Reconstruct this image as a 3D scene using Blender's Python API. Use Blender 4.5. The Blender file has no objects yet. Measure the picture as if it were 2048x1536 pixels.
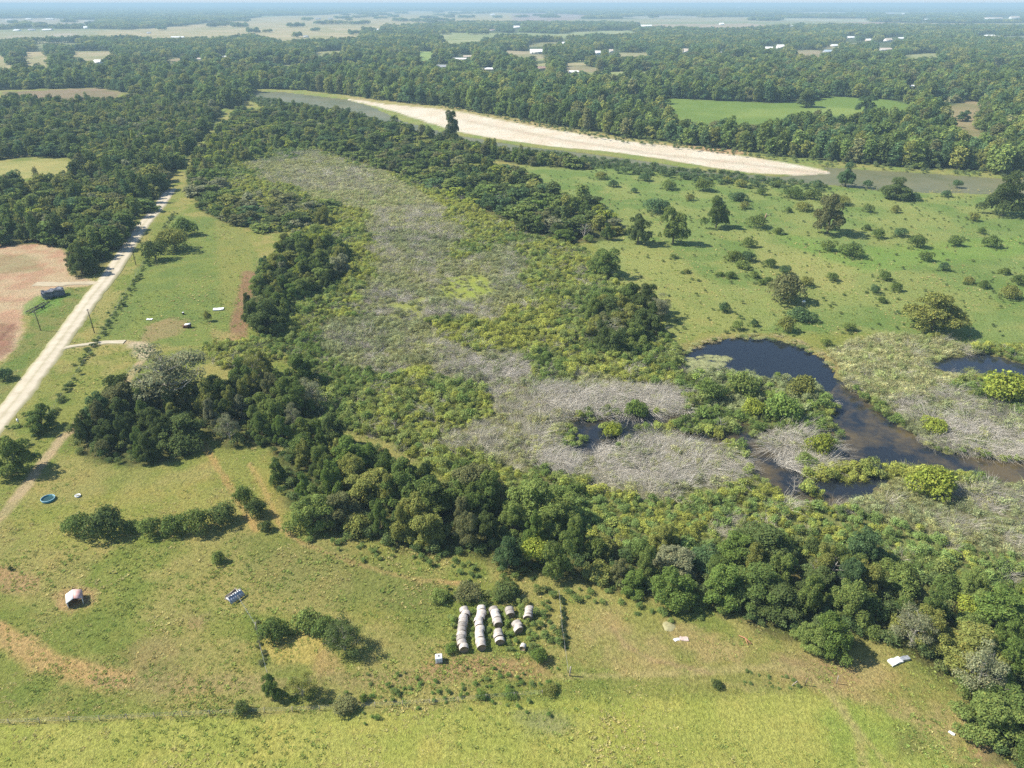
import bpy, math, random
import numpy as np
from mathutils import Vector, Euler

S = bpy.context.scene
COL = S.collection
# ------------------------------------------------------------------ camera
F_PX, PITCH, H = 1450.0, math.radians(27.7), 105.0      # focal length in px of the 2048 px frame, tilt, flying height
cd = bpy.data.cameras.new("camera")
cam = bpy.data.objects.new("camera", cd); COL.objects.link(cam)
cd.sensor_width = 36; cd.lens = 36 * F_PX / 2048
cd.clip_start = 0.5; cd.clip_end = 200000
cam.location = (0, 0, H); cam.rotation_euler = (math.pi / 2 - PITCH, 0, 0)
S.camera = cam
# ------------------------------------------------------------------ light
SUN_EL, SHX, SHY = math.radians(46), 1.0, -0.12          # shadows fall along (SHX, SHY)
w = bpy.data.worlds.new("World"); S.world = w; w.use_nodes = True
nt = w.node_tree; bg = nt.nodes["Background"]
sky = nt.nodes.new("ShaderNodeTexSky"); sky.sky_type = 'NISHITA'; sky.sun_disc = False
sky.sun_elevation = SUN_EL; sky.sun_rotation = math.atan2(-SHX, -SHY)
sky.air_density = 0.9; sky.dust_density = 0.1; sky.ozone_density = 1.5
tc_ = nt.nodes.new('ShaderNodeTexCoord'); sx = nt.nodes.new('ShaderNodeSeparateXYZ'); nt.links.new(tc_.outputs['Generated'], sx.inputs[0])
mr = nt.nodes.new('ShaderNodeMapRange'); mr.inputs[1].default_value = .0; mr.inputs[2].default_value = .05; nt.links.new(sx.outputs[2], mr.inputs[0])
mx_ = nt.nodes.new('ShaderNodeMix'); mx_.data_type = 'RGBA'; mx_.inputs[6].default_value = (3.5, 4.2, 4.9, 1)          # pale misty band low over the horizon
nt.links.new(mr.outputs[0], mx_.inputs[0]); nt.links.new(sky.outputs[0], mx_.inputs[7])
nt.links.new(mx_.outputs[2], bg.inputs[0]); bg.inputs[1].default_value = 0.105
sd = bpy.data.lights.new("sun", 'SUN'); sd.energy = 5.0; sd.angle = math.radians(0.5); sd.color = (1.0, 0.94, 0.82)
sun = bpy.data.objects.new("sun", sd); COL.objects.link(sun)
n_ = math.hypot(SHX, SHY)
sdir = Vector((SHX / n_ * math.cos(SUN_EL), SHY / n_ * math.cos(SUN_EL), -math.sin(SUN_EL)))
sun.rotation_euler = sdir.to_track_quat('-Z', 'Y').to_euler()
S.view_settings.view_transform = 'Standard'; S.view_settings.look = 'None'
S.view_settings.gamma = 1; S.view_settings.exposure = 0.80
S.render.engine = 'CYCLES'
S.cycles.max_bounces = 5; S.cycles.diffuse_bounces = 2; S.cycles.glossy_bounces = 2
S.cycles.transmission_bounces = 3; S.cycles.volume_bounces = 0; S.cycles.transparent_max_bounces = 4
S.cycles.use_denoising = False
S.cycles.sample_clamp_indirect = 5
rng = np.random.default_rng(7); random.seed(7)

# ------------------------------------------------------------------ picture <-> ground helpers
SP, CP = math.sin(PITCH), math.cos(PITCH)
def P(px, py, z=0.0):
    xc = (px - 1024) / F_PX; yc = (768 - py) / F_PX
    t = (H - z) / (SP - yc * CP)
    return Vector((xc * t, (CP + yc * SP) * t, z))
def depth(px, py): return H / (SP - (768 - py) / F_PX * CP)
def proj(x, y, z=0.0):
    dz = z - H
    dep = np.maximum(y * CP - dz * SP, 1e-3); up = y * SP + dz * CP
    return 1024 + F_PX * x / dep, 768 - F_PX * up / dep
def pip(poly, px, py):
    ins = np.zeros(np.shape(px), bool); n = len(poly)
    for i in range(n):
        x1, y1 = poly[i]; x2, y2 = poly[(i + 1) % n]
        if y1 == y2: continue
        c = ((y1 > py) != (y2 > py)) & (px < (x2 - x1) * (py - y1) / (y2 - y1) + x1)
        ins ^= c
    return ins
_lat = np.random.default_rng(3).random((256, 256))
def vnoise(x, y):
    xi = np.floor(x).astype(int); yi = np.floor(y).astype(int); fx = x - xi; fy = y - yi
    fx = fx * fx * (3 - 2 * fx); fy = fy * fy * (3 - 2 * fy)
    g = lambda a, b: _lat[a & 255, b & 255]
    return (g(xi, yi) * (1 - fx) + g(xi + 1, yi) * fx) * (1 - fy) + (g(xi, yi + 1) * (1 - fx) + g(xi + 1, yi + 1) * fx) * fy
def fbm(x, y, s):
    return (vnoise(x / s, y / s) * .5 + vnoise(x / s * 2.1 + 7, y / s * 2.1 + 3) * .3 + vnoise(x / s * 4.3 + 5, y / s * 4.3 + 11) * .2)
def srgb(r, g, b):
    f = lambda c: ((c / 255 + .055) / 1.055) ** 2.4 if c > 10 else c / 255 / 12.92
    return (f(r), f(g), f(b))

# ------------------------------------------------------------------ zones, given where their outlines lie on the ground
POND = [(1365,712),(1385,695),(1420,683),(1460,676),(1500,672),(1545,676),(1600,690),(1655,722),(1668,745),(1650,775),(1600,765),(1560,758),(1500,746),(1440,738),(1400,752),(1366,752)]
CHANNEL = [(1610,735),(1662,745),(1700,775),(1745,808),(1800,850),(1850,890),(1900,908),(2048,925),(2150,930),(2150,968),(2048,965),(1900,950),(1800,945),(1740,985),(1680,1010),(1620,1000),(1560,985),(1520,950),(1480,905),(1380,880),(1250,872),(1205,915),(1130,900),(1108,862),(1140,842),(1250,832),(1400,826),(1470,842),(1560,860),(1610,850),(1660,835),(1668,800),(1640,770)]
POND2 = [(1860,728),(1900,712),(1960,706),(2010,714),(2060,732),(2120,745),(2120,762),(2040,756),(1960,745),(1880,738)]
RIVER = [(505,182),(560,183),(620,190),(690,198),(740,212),(800,240),(860,258),(930,272),(1050,292),(1180,306),(1300,322),(1420,342),(1560,352),(1665,345),(1650,333),(1760,340),(1900,348),(2000,356),(2250,362),(2250,400),(1960,386),(1860,384),(1760,380),(1650,366),(1540,362),(1400,350),(1280,334),(1150,318),(1040,303),(920,283),(850,270),(770,248),(700,226),(620,210),(560,205),(512,202)]
SANDBAR = [(690,198),(720,200),(770,208),(860,216),(925,224),(1010,242),(1100,258),(1250,282),(1330,290),(1400,300),(1500,314),(1600,330),(1668,345),(1600,350),(1500,345),(1420,334),(1330,318),(1230,304),(1100,292),(1000,278),(930,266),(860,246),(800,226),(745,210)]
DIRTLOT = [(-80,485),(100,488),(135,505),(138,548),(190,560),(180,572),(120,575),(85,590),(45,632),(48,665),(30,700),(-80,790)]
MEADOW_L = [(-150,325),(0,326),(90,318),(165,326),(160,345),(90,352),(0,364),(-150,370)]
FIELDS_FAR = [
 ([(187,62),(300,57),(430,45),(512,35),(640,30),(720,25),(820,22),(950,22),(1070,28),(1115,33),(1060,44),(900,46),(840,50),(730,60),(720,82),(700,80),(640,84),(560,88),(500,72),(460,80),(300,82),(225,84)], (205,186,142)),
 ([(-300,40),(100,36),(200,42),(150,52),(0,53),(-300,53)], (195,180,160)),
 ([(45,104),(100,103),(102,134),(45,136)], (200,182,140)),
 ([(-80,107),(12,106),(14,134),(-80,138)], (200,182,140)),
 ([(138,102),(235,102),(237,112),(200,122),(150,122)], (195,180,140)),
 ([(5,184),(190,176),(240,184),(232,202),(100,207),(15,203)], (175,150,125)),
 ([(20,70),(60,70),(40,78),(15,77)], (200,185,160)), ([(100,67),(150,66),(150,76),(100,76)], (200,185,160)),
 ([(1024,27),(1100,26),(1200,32),(1120,43),(1024,46)], (190,165,160)),
 ([(1290,49),(1500,47),(1570,53),(1480,60),(1330,58)], (205,180,155)),
 ([(1024,65),(1130,68),(1160,62),(1260,61),(1290,70),(1200,74),(1100,78),(1024,77)], (175,180,130)),
 ([(868,65),(1024,66),(1030,76),(960,90),(900,96),(878,86)], (180,182,130)),
 ([(830,102),(872,104),(860,124),(838,122)], (165,185,110)),
 ([(1000,100),(1085,104),(1090,118),(1010,112)], (190,175,140)),
 ([(1320,196),(1450,202),(1540,206),(1620,202),(1660,192),(1780,200),(1835,212),(1810,226),(1600,240),(1500,262),(1360,240),(1325,225)], (150,170,85)),
 ([(1850,190),(1910,192),(1905,205),(1860,205)], (185,180,135)),
 ([(1880,222),(1930,200),(1965,205),(1955,255),(1985,285),(1930,280),(1890,250)], (178,160,120)),
 ([(1580,100),(1640,100),(1640,116),(1585,114)], (190,170,140)),
 ([(1950,72),(2040,70),(2100,78),(1990,90),(1940,92)], (175,175,150)),
 ([(1690,45),(1780,45),(1760,52),(1700,50)], (190,160,150)),
 ([(1180,33),(1350,31),(1420,34),(1300,38)], (195,185,165)), ([(1540,36),(1740,39),(1740,44),(1560,41)], (200,195,170)), ([(1560,26),(1680,25),(1700,29),(1570,30)], (195,180,160)), ([(60,88),(160,86),(180,94),(70,96)], (170,165,120)),
 ([(1040,86),(1130,84),(1120,92),(1050,94)], (180,170,130)), ([(1640,90),(1720,86),(1730,94),(1650,98)], (185,175,140)), ([(1230,106),(1300,104),(1310,112),(1240,114)], (180,172,130)), ([(1800,110),(1880,106),(1890,114),(1810,118)], (170,172,120)),
 ([(620,104),(690,100),(700,108),(640,112)], (175,170,120)), ([(330,118),(360,116),(380,130),(340,132)], (185,165,130)),
 ([(1130,128),(1200,135),(1195,146),(1120,142)], (180,165,130)),
 ([(1240,205),(1290,198),(1300,212),(1250,216)], (200,190,150)),
]
PASTURE = [(1020,300),(1100,312),(1300,330),(1400,345),(1540,362),(1760,380),(1960,390),(2300,410),(2300,700),(1900,690),(1700,662),(1600,670),(1400,665),(1340,690),(1260,600),(1220,520),(1150,440),(1080,380)]
THICKET = [(372,350),(400,310),(440,262),(520,278),(620,296),(700,322),(880,380),(1060,470),(1170,500),(1230,560),(1320,650),(1350,690),(1370,712),(1368,748),(1410,742),(1450,722),(1500,728),(1560,742),(1640,758),(1668,742),(1655,705),(1700,684),(1760,670),(1850,672),(1930,690),(2300,690),(2300,1260),(2048,1230),(1900,1180),(1700,1130),(1500,1100),(1300,1110),(1180,1090),(1060,1010),(900,960),(760,880),(640,850),(640,760),(560,720),(440,740),(400,690),(480,680),(560,680),(600,600),(680,560),(640,470),(520,460),(430,430)]
DEAD = [
 ([(755,415),(880,408),(925,470),(900,520),(1040,500),(1050,600),(1000,640),(860,640),(735,645),(750,545),(740,470)], .42),
 ([(860,690),(1040,715),(1080,760),(1340,770),(1372,810),(1300,832),(1200,828),(1150,842),(1110,862),(1130,900),(1205,915),(1260,880),(1380,885),(1480,910),(1510,970),(1300,995),(1100,945),(1000,930),(880,900),(950,860),(1000,800),(860,750)], .84),
 ([(1740,800),(1900,790),(2048,830),(2200,850),(2200,905),(2048,905),(1900,900),(1830,872)], .75),
 ([(1530,860),(1600,850),(1680,900),(1650,945),(1560,935)], .8),
 ([(1700,960),(2048,970),(2200,980),(2200,1100),(2048,1120),(1800,1060),(1700,1020)], .25),
 ([(480,325),(620,305),(750,340),(760,395),(560,375)], .25),
 ([(640,640),(860,640),(880,720),(760,760),(650,720)], .25)]
TREEZONES = [  # outline of the trunks' feet, spacing, height range, kinds, phrase
 ("wood behind hay bales", [(545,905),(565,1000),(640,1062),(740,1078),(800,1105),(950,1112),(1050,1150),(1165,1160),(1200,1115),(1110,1040),(1000,1010),(850,960),(760,905),(640,860)], 6.6, (7,11.5), "oooob"),
 ("wood along lower right field", [(1150,1150),(1220,1180),(1330,1205),(1450,1225),(1540,1275),(1620,1298),(1690,1300),(1730,1270),(1800,1300),(1870,1345),(1930,1395),(1950,1460),(2010,1536),(2120,1650),(2300,1650),(2300,1230),(2048,1190),(1850,1150),(1700,1100),(1500,1080),(1300,1100),(1170,1100)], 6.6, (4.8,9), "oooobb"),
 ("clump beside bent drive", [(140,870),(165,915),(260,938),(370,918),(398,885),(385,810),(300,790),(220,800)], 6.5, (7,10), "ooob"),
 ("clump above orange trail", [(405,860),(450,902),(500,895),(560,895),(640,845),(625,775),(530,745),(450,775),(395,815)], 6.8, (7,11), "oooos"),
 ("strip beside red bare soil", [(495,640),(520,675),(570,665),(600,610),(680,565),(700,510),(640,480),(560,495),(508,560)], 7, (7,10), "ooob"),
 ("scrub above roadside field", [(375,365),(400,420),(450,445),(540,468),(650,455),(660,410),(560,400),(460,385),(420,350)], 9.5, (5,8), "oobbs"),
 ("belt between marsh and river", [(470,248),(520,275),(640,298),(760,340),(860,368),(960,420),(1060,465),(1140,490),(1240,478),(1210,425),(1120,395),(1060,365),(950,318),(850,285),(700,258),(560,232),(480,225)], 9.6, (5.5,10), "ooootb"),
 ("scrub corner by grassy track", [(452,246),(425,280),(395,318),(372,352),(420,352),(470,330),(560,300),(640,300),(520,278),(470,250)], 6.5, (5,8.5), "oobbt"),
 ("trees on near river bank", [(560,216),(700,238),(780,252),(860,276),(960,300),(1060,318),(1180,332),(1180,340),(1040,330),(900,305),(780,272),(700,255),(560,230)], 7.5, (6,10), "ootb"),
 ("dark group left of pond", [(1185,700),(1240,712),(1300,690),(1325,630),(1270,600),(1180,630)], 8.0, (8,11), "oooos"),
 ("wood beside gravel road", [(-120,395),(0,492),(90,486),(140,502),(150,556),(185,556),(232,500),(278,440),(322,385),(366,325),(412,270),(436,225),(400,200),(250,205),(205,235),(175,320),(165,355),(60,380),(0,372)], 7.8, (7,12), "ooooot"),
 ("wood behind yellow meadow", [(-260,225),(-150,318),(0,320),(90,312),(165,320),(200,300),(245,210),(100,212),(0,208)], 9, (8,12), "oooot"),
]
FARLINE = [(-1200,196),(0,180),(190,175),(240,183),(330,200),(430,215),(470,220),(500,188),(512,177),(600,180),(700,192),(780,203),(880,212),(1020,236),(1100,250),(1250,275),(1380,291),(1500,306),(1640,322),(1760,331),(1900,341),(2048,350),(3200,420),(3200,9.5),(-1200,9.5)]
ROAD = [(342,378),(326,402),(308,425),(290,446),(262,484),(240,520),(216,555),(186,592),(148,645),(112,695),(72,748),(28,806),(-22,866),(-80,930)]
DRIVE = [(132,694),(165,690),(200,686),(245,684),(285,688),(294,700),(280,725),(258,755),(225,790),(175,828),(120,880),(70,945),(35,995),(5,1030),(-25,1060)]
LOTDRIVE = [(200,566),(165,566),(120,568),(70,568),(20,560),(-60,545)]
BUILDINGS = [ # px, py, width px, height px, wall, roof, phrase
 (1072,108,24,9,'w','w'),(1537,100,14,6,'w','w'),(1560,98,14,8,'w','w'),(1194,109,12,7,'w','w'),(1222,105,5,6,'w','t'),(1371,106,14,8,'w','t'),(1440,107,10,4,'w','g'),
 (883,137,20,7,'g','g'),(918,120,30,4,'t','w'),(935,115,16,4,'t','t'),(356,76,24,3,'w','w'),(197,128,13,8,'w','w'),(298,67,7,3,'w','g'),(753,62,11,4,'w','w'),(984,62,10,3,'w','r'),
 (1656,106,18,6,'g','b'),(1668,93,12,4,'w','w'),(1700,77,14,4,'w','w'),(1738,83,14,5,'t','w'),(1775,83,14,6,'w','t'),(1802,79,12,4,'w','w'),(1768,101,26,5,'w','t'),(1978,74,18,4,'w','w'),
 (1292,54,22,4,'w','w'),(1443,50,9,4,'w','w'),(1033,57,12,5,'w','w'),(1985,39,34,4,'w','t'),(2028,39,20,6,'w','t'),(1780,30,14,4,'w','g'),(1808,29,10,2,'w','w'),(35,62,12,3,'w','w'),(64,61,12,3,'w','g'),(96,61,18,3,'w','w'),(172,58,7,6,'w','w'),
 (636,39,10,3,'g','g'),(661,39,10,3,'g','g'),(985,31,8,3,'w','w'),(1082,139,22,6,'t','r'),(1147,146,18,4,'w','w'),(612,75,9,4,'w','g'),(1127,90,5,6,'w','w'),(20,41,18,2,'w','g'),(58,39,12,2,'w','w'),(180,43,20,2,'w','g'),(100,39,14,2,'w','w'),
 (400,120,8,4,'w','t'),(450,116,10,4,'w','w'),(1582,54,10,3,'w','w'),(735,17,8,2,'w','w'),(1210,8,10,1.5,'w','w'),(1475,16,8,2,'w','w'),(1960,12,10,2,'w','w'),(1850,40,14,2,'w','w'),(975,140,26,4,'t','w'),(1820,176,10,4,'w','w')]

# ------------------------------------------------------------------ materials
MATS = {}
def newmat(name):
    m = bpy.data.materials.new(name); m.use_nodes = True; m.node_tree.nodes.clear(); return m, m.node_tree
def N(t, ty, **kw):
    n = t.nodes.new(ty)
    for k, v in kw.items():
        if hasattr(n, k): setattr(n, k, v)
        else: n.inputs[k.replace('_', ' ')].default_value = v
    return n
def mathn(t, op, a, b=None, c=None):
    n = t.nodes.new('ShaderNodeMath'); n.operation = op
    for i, v in enumerate((a, b, c)):
        if v is None: continue
        if isinstance(v, (int, float)): n.inputs[i].default_value = v
        else: t.links.new(v, n.inputs[i])
    return n.outputs[0]
def mixc(t, fac, a, b, mode='MIX'):
    n = t.nodes.new('ShaderNodeMix'); n.data_type = 'RGBA'; n.blend_type = mode
    for i, v in ((0, fac), (6, a), (7, b)):
        if isinstance(v, (int, float)): n.inputs[i].default_value = v
        elif isinstance(v, tuple): n.inputs[i].default_value = (*v[:3], 1)
        else: t.links.new(v, n.inputs[i])
    return n.outputs[2]
def noise(t, scale, detail=3, vec=None, rough=.6):
    n = t.nodes.new('ShaderNodeTexNoise'); n.inputs['Scale'].default_value = scale; n.inputs['Detail'].default_value = detail
    n.inputs['Roughness'].default_value = rough
    if vec is None:
        g = t.nodes.new('ShaderNodeNewGeometry'); vec = g.outputs['Position']
    t.links.new(vec, n.inputs['Vector']); return n.outputs[0]
def ramp(t, fac, lo, hi):
    n = t.nodes.new('ShaderNodeMapRange'); n.inputs[1].default_value = lo; n.inputs[2].default_value = hi
    t.links.new(fac, n.inputs[0]); n.clamp = True; return n.outputs[0]
def bump(t, h, strength, dist):
    n = t.nodes.new('ShaderNodeBump'); n.inputs['Strength'].default_value = strength; n.inputs['Distance'].default_value = dist
    t.links.new(h, n.inputs['Height']); return n.outputs[0]
def pbr(t, col, rough=.8, nrm=None, metallic=0.0, spec=.3):
    b = t.nodes.new('ShaderNodeBsdfPrincipled'); o = t.nodes.new('ShaderNodeOutputMaterial')
    if isinstance(col, tuple): b.inputs['Base Color'].default_value = (*col, 1)
    else: t.links.new(col, b.inputs['Base Color'])
    if isinstance(rough, (int, float)): b.inputs['Roughness'].default_value = rough
    else: t.links.new(rough, b.inputs['Roughness'])
    b.inputs['Metallic'].default_value = metallic; b.inputs['Specular IOR Level'].default_value = spec
    if nrm is not None: t.links.new(nrm, b.inputs['Normal'])
    t.links.new(b.outputs[0], o.inputs[0]); return b
def simple(name, c, var=.35, scale=3.0, rough=.8, metallic=0.0, c2=None, bumpy=.3):
    if name in MATS: return MATS[name]
    m, t = newmat(name)
    tc = t.nodes.new('ShaderNodeTexCoord'); n1 = noise(t, scale, 4, tc.outputs['Object'])
    d = c2 or tuple(x * (1 - var) for x in c)
    col = mixc(t, ramp(t, n1, .35, .65), d, c)
    pbr(t, col, rough, bump(t, n1, bumpy, .05), metallic); MATS[name] = m; return m
def leafmat(name, src, trans=.38):
    m, t = newmat(name)
    if src == 'object':
        oi = t.nodes.new('ShaderNodeObjectInfo'); base = oi.outputs['Color']
    else:
        a = t.nodes.new('ShaderNodeAttribute'); a.attribute_type = 'INSTANCER'; a.attribute_name = 'tint'; base = a.outputs['Color']
    g = t.nodes.new('ShaderNodeNewGeometry')
    rp = g.outputs['Random Per Island']
    f = mathn(t, 'ADD', mathn(t, 'MULTIPLY', rp, .75), .62)                    # every leaf cluster its own shade of green
    n1 = noise(t, .45, 2)
    f2 = mathn(t, 'ADD', mathn(t, 'MULTIPLY', n1, .7), .65)
    f = mathn(t, 'MULTIPLY', f, f2)
    v = t.nodes.new('ShaderNodeVectorMath'); v.operation = 'SCALE'
    t.links.new(base, v.inputs[0]); t.links.new(f, v.inputs['Scale'])
    warm = mathn(t, 'MULTIPLY', ramp(t, mathn(t, 'FRACT', mathn(t, 'MULTIPLY', rp, 7.31)), .72, 1.0), .45)
    v2 = t.nodes.new('ShaderNodeVectorMath'); v2.operation = 'MULTIPLY'; v2.inputs[1].default_value = (1.5, .98, .8); t.links.new(v.outputs[0], v2.inputs[0])
    col = mixc(t, warm, v.outputs[0], v2.outputs[0])
    d = t.nodes.new('ShaderNodeBsdfDiffuse'); tr = t.nodes.new('ShaderNodeBsdfTranslucent'); mx = t.nodes.new('ShaderNodeMixShader')
    o = t.nodes.new('ShaderNodeOutputMaterial')
    t.links.new(col, d.inputs[0]); t.links.new(col, tr.inputs[0]); mx.inputs[0].default_value = trans
    t.links.new(d.outputs[0], mx.inputs[1]); t.links.new(tr.outputs[0], mx.inputs[2]); t.links.new(mx.outputs[0], o.inputs[0])
    return m
LEAF_T = leafmat('leaves', 'object'); LEAF_S = leafmat('brush_leaves', 'inst')
BARK = simple('bark', (.16, .13, .10), .5, 2.0)
DEADBARK = simple('pale_bark', (.42, .38, .33), .35, 1.5)

# ------------------------------------------------------------------ object helpers
def mesh_np(name, verts, faces, mats, mi=None, smooth=False):
    verts = np.asarray(verts, np.float32); me = bpy.data.meshes.new(name)
    if isinstance(faces, np.ndarray):
        nf, k = faces.shape; loops = faces.ravel(); tot = np.full(nf, k); st = np.arange(nf) * k
    else:
        tot = np.array([len(f) for f in faces]); loops = np.concatenate([np.asarray(f) for f in faces]); st = np.concatenate([[0], np.cumsum(tot)[:-1]])
    me.vertices.add(len(verts)); me.vertices.foreach_set('co', verts.ravel())
    me.loops.add(len(loops)); me.loops.foreach_set('vertex_index', loops.astype(np.int32))
    me.polygons.add(len(tot)); me.polygons.foreach_set('loop_start', st.astype(np.int32)); me.polygons.foreach_set('loop_total', tot.astype(np.int32))
    if mi is not None: me.polygons.foreach_set('material_index', np.asarray(mi, np.int32))
    if smooth: me.polygons.foreach_set('use_smooth', np.ones(len(tot), bool))
    for m in (mats if isinstance(mats, (list, tuple)) else [mats]): me.materials.append(m)
    me.update(calc_edges=True); me.validate(); return me
def ob(name, me, parent=None, loc=(0, 0, 0), rot=(0, 0, 0), scl=(1, 1, 1)):
    o = bpy.data.objects.new(name, me); COL.objects.link(o)
    o.location = loc; o.rotation_euler = rot; o.scale = scl
    if parent: o.parent = parent
    return o
def tag(o, label=None, cat=None, group=None, kind=None):
    if label: o['label'] = label
    if cat: o['category'] = cat
    if group: o['group'] = group
    if kind: o['kind'] = kind
    return o
class MB:
    """collects shapes for one mesh"""
    def __init__(s): s.v = []; s.f = []; s.m = []
    def add(s, v, f, mi=0):
        b = len(s.v); s.v += [tuple(p) for p in v]; s.f += [[i + b for i in q] for q in f]; s.m += [mi] * len(f)
    def box(s, c, d, rz=0, mi=0, tilt=(0, 0)):
        e = Euler((tilt[0], tilt[1], rz)).to_matrix(); c = Vector(c)
        v = [c + e @ Vector((x * d[0] / 2, y * d[1] / 2, z * d[2] / 2)) for x in (-1, 1) for y in (-1, 1) for z in (-1, 1)]
        s.add(v, [(0, 1, 3, 2), (4, 6, 7, 5), (0, 4, 5, 1), (2, 3, 7, 6), (0, 2, 6, 4), (1, 5, 7, 3)], mi)
    def tube(s, pts, rad, n=6, mi=0, cap=True):
        pts = [Vector(p) for p in pts]; rings = []
        for i, p in enumerate(pts):
            d = (pts[min(i + 1, len(pts) - 1)] - pts[max(i - 1, 0)]).normalized()
            a = d.cross(Vector((0, 0, 1)) if abs(d.z) < .9 else Vector((1, 0, 0))).normalized(); b = d.cross(a)
            rings.append([p + (a * math.cos(k * 2 * math.pi / n) + b * math.sin(k * 2 * math.pi / n)) * rad[i] for k in range(n)])
        v = [q for r in rings for q in r]; f = []
        for i in range(len(pts) - 1):
            for k in range(n):
                f.append((i * n + k, i * n + (k + 1) % n, (i + 1) * n + (k + 1) % n, (i + 1) * n + k))
        if cap: f.append(tuple(range(n))[::-1]); f.append(tuple((len(pts) - 1) * n + k for k in range(n)))
        s.add(v, f, mi)
    def lathe(s, prof, n=28, mi=0):
        v = [(r * math.cos(k * 2 * math.pi / n), r * math.sin(k * 2 * math.pi / n), z) for r, z in prof for k in range(n)]
        f = [(i * n + k, i * n + (k + 1) % n, (i + 1) * n + (k + 1) % n, (i + 1) * n + k) for i in range(len(prof) - 1) for k in range(n)]
        s.add(v, f, mi)
    def mesh(s, name, mats, smooth=False): return mesh_np(name, s.v, s.f, mats, s.m, smooth)
    def build(s, name, mats, parent=None, **kw): return ob(name, s.mesh(name, mats, kw.pop('smooth', False)), parent, **kw)

# ------------------------------------------------------------------ ground sheet
def softmask(poly, X, Y, jit):
    """share of a zone at each ground point, with a ragged soft edge"""
    px0, py0 = proj(X, Y)
    xs = [p[0] for p in poly]; ys = [p[1] for p in poly]
    m = np.zeros_like(X)
    near = (px0 > min(xs) - 120) & (px0 < max(xs) + 120) & (py0 > min(ys) - 60) & (py0 < max(ys) + 90)
    if not near.any(): return m
    x = X[near]; y = Y[near]; acc = np.zeros_like(x)
    for k in range(6):
        jx = (vnoise(x / (jit * .8) + 17 * k, y / (jit * .8) + 5) - .5) * 2 * jit + (vnoise(x / jit / .3 + k * 3, y / jit / .3) - .5) * jit
        jy = (vnoise(x / (jit * .8) + 91, y / (jit * .8) + 31 * k) - .5) * 2 * jit + (vnoise(x / jit / .3, y / jit / .3 + k * 9) - .5) * jit
        a, b = proj(x + jx * (.4 + .12 * k), y + jy * (.4 + .12 * k))
        acc += pip(poly, a, b)
    m[near] = acc / 6; return m
def line_mask(line, X, Y, width, jit=.5):
    """band of a given width in metres along a line on the ground"""
    pts = [P(*p) for p in line]; m = np.full(X.shape, 1e9)
    x = X + (fbm(X, Y, jit * 3) - .5) * jit * 2; y = Y + (fbm(X + 50, Y, jit * 3) - .5) * jit * 2
    for a, b in zip(pts[:-1], pts[1:]):
        dx, dy = b.x - a.x, b.y - a.y; L = dx * dx + dy * dy + 1e-9
        t = np.clip(((x - a.x) * dx + (y - a.y) * dy) / L, 0, 1)
        m = np.minimum(m, np.hypot(x - a.x - t * dx, y - a.y - t * dy))
    return np.clip((width / 2 - m) / (width * .35) + .5, 0, 1)

rows = [40.0]
while rows[-1] < 700: rows.append(rows[-1] * 1.0055)
while rows[-1] < 14000: rows.append(rows[-1] * 1.012)
while rows[-1] < 58000: rows.append(rows[-1] * 1.1)
rows = np.array(rows); cols = np.concatenate([np.linspace(-1.6, -1.0, 12)[:-1], np.linspace(-1.0, 1.0, 470), np.linspace(1.0, 1.6, 12)[1:]])
GX = rows[:, None] * cols[None, :]; GY = np.repeat(rows[:, None], len(cols), 1)
GX = GX * 1.0
px, py = proj(GX, GY)
colr = np.zeros(GX.shape + (3,)); 
def lay(mask, c, c2=None, ns=8.0):
    global colr
    c = np.array(srgb(*c)) * .60
    if c2 is not None:
        n = np.clip((fbm(GX + 200, GY, ns) - .35) / .3, 0, 1)[..., None]; c = c * (1 - n) + np.array(srgb(*c2)) * .62 * n
    colr = colr * (1 - mask[..., None]) + c * mask[..., None]
G1 = (158,162,82); G2 = (134,148,68); G3 = (184,172,104)
lay(np.ones(GX.shape), G1, G2, 9)
lay(np.clip((fbm(GX, GY + 90, 16) - .46) / .12, 0, 1) * .7, G3)
lay(softmask([(-400,1460),(300,1435),(700,1428),(1130,1400),(1400,1395),(1640,1385),(1760,1420),(1880,1470),(1990,1600),(-400,1600)], GX, GY, 2.5), (190,190,98), (174,180,86), 7)
lay(softmask([(1640,1400),(1820,1420),(1900,1480),(1860,1536),(1700,1536),(1660,1460)], GX, GY, 4) * .5, (150,176,78))
lay(softmask([(1790,1460),(1850,1450),(1870,1500),(1800,1520)], GX, GY, 2.5) * .6, (140,135,80))
lay(softmask([(1200,1215),(1300,1225),(1420,1262),(1520,1300),(1640,1318),(1760,1310),(1880,1365),(1945,1420),(1960,1480),(2060,1600),(1960,1600),(1870,1480),(1750,1410),(1640,1385),(1400,1375),(1250,1350),(1120,1330)], GX, GY, 3) * .85, (190,172,112), (160,158,86), 5)
lay(softmask([(1560,1310),(1680,1318),(1720,1360),(1650,1385),(1560,1350)], GX, GY, 3) * .6, (176,150,108))
lay(softmask([(1930,1420),(1965,1440),(2030,1560),(1990,1580),(1930,1480)], GX, GY, 2.5) * .7, (190,158,118))
lay(softmask([(1840,1290),(1960,1300),(2060,1300),(2060,1340),(1900,1330)], GX, GY, 3) * .7, (185,155,120))
lay(softmask([(860,1315),(1100,1310),(1110,1350),(1040,1362),(850,1350)], GX, GY, 2.5) * .7, (176,156,98), (190,150,110), 4)
lay(softmask([(1030,1430),(1100,1425),(1160,1445),(1120,1470),(1050,1462)], GX, GY, 2.5) * .6, (150,152,110))
lay(softmask([(525,1275),(560,1262),(620,1258),(650,1275),(655,1310),(620,1330),(560,1325),(530,1310)], GX, GY, 1.2) * .95, (206,188,108), (192,176,96), 2)
lay(softmask([(640,1290),(665,1300),(690,1340),(640,1352),(620,1340)], GX, GY, 1.5) * .7, (196,168,112))
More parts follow.
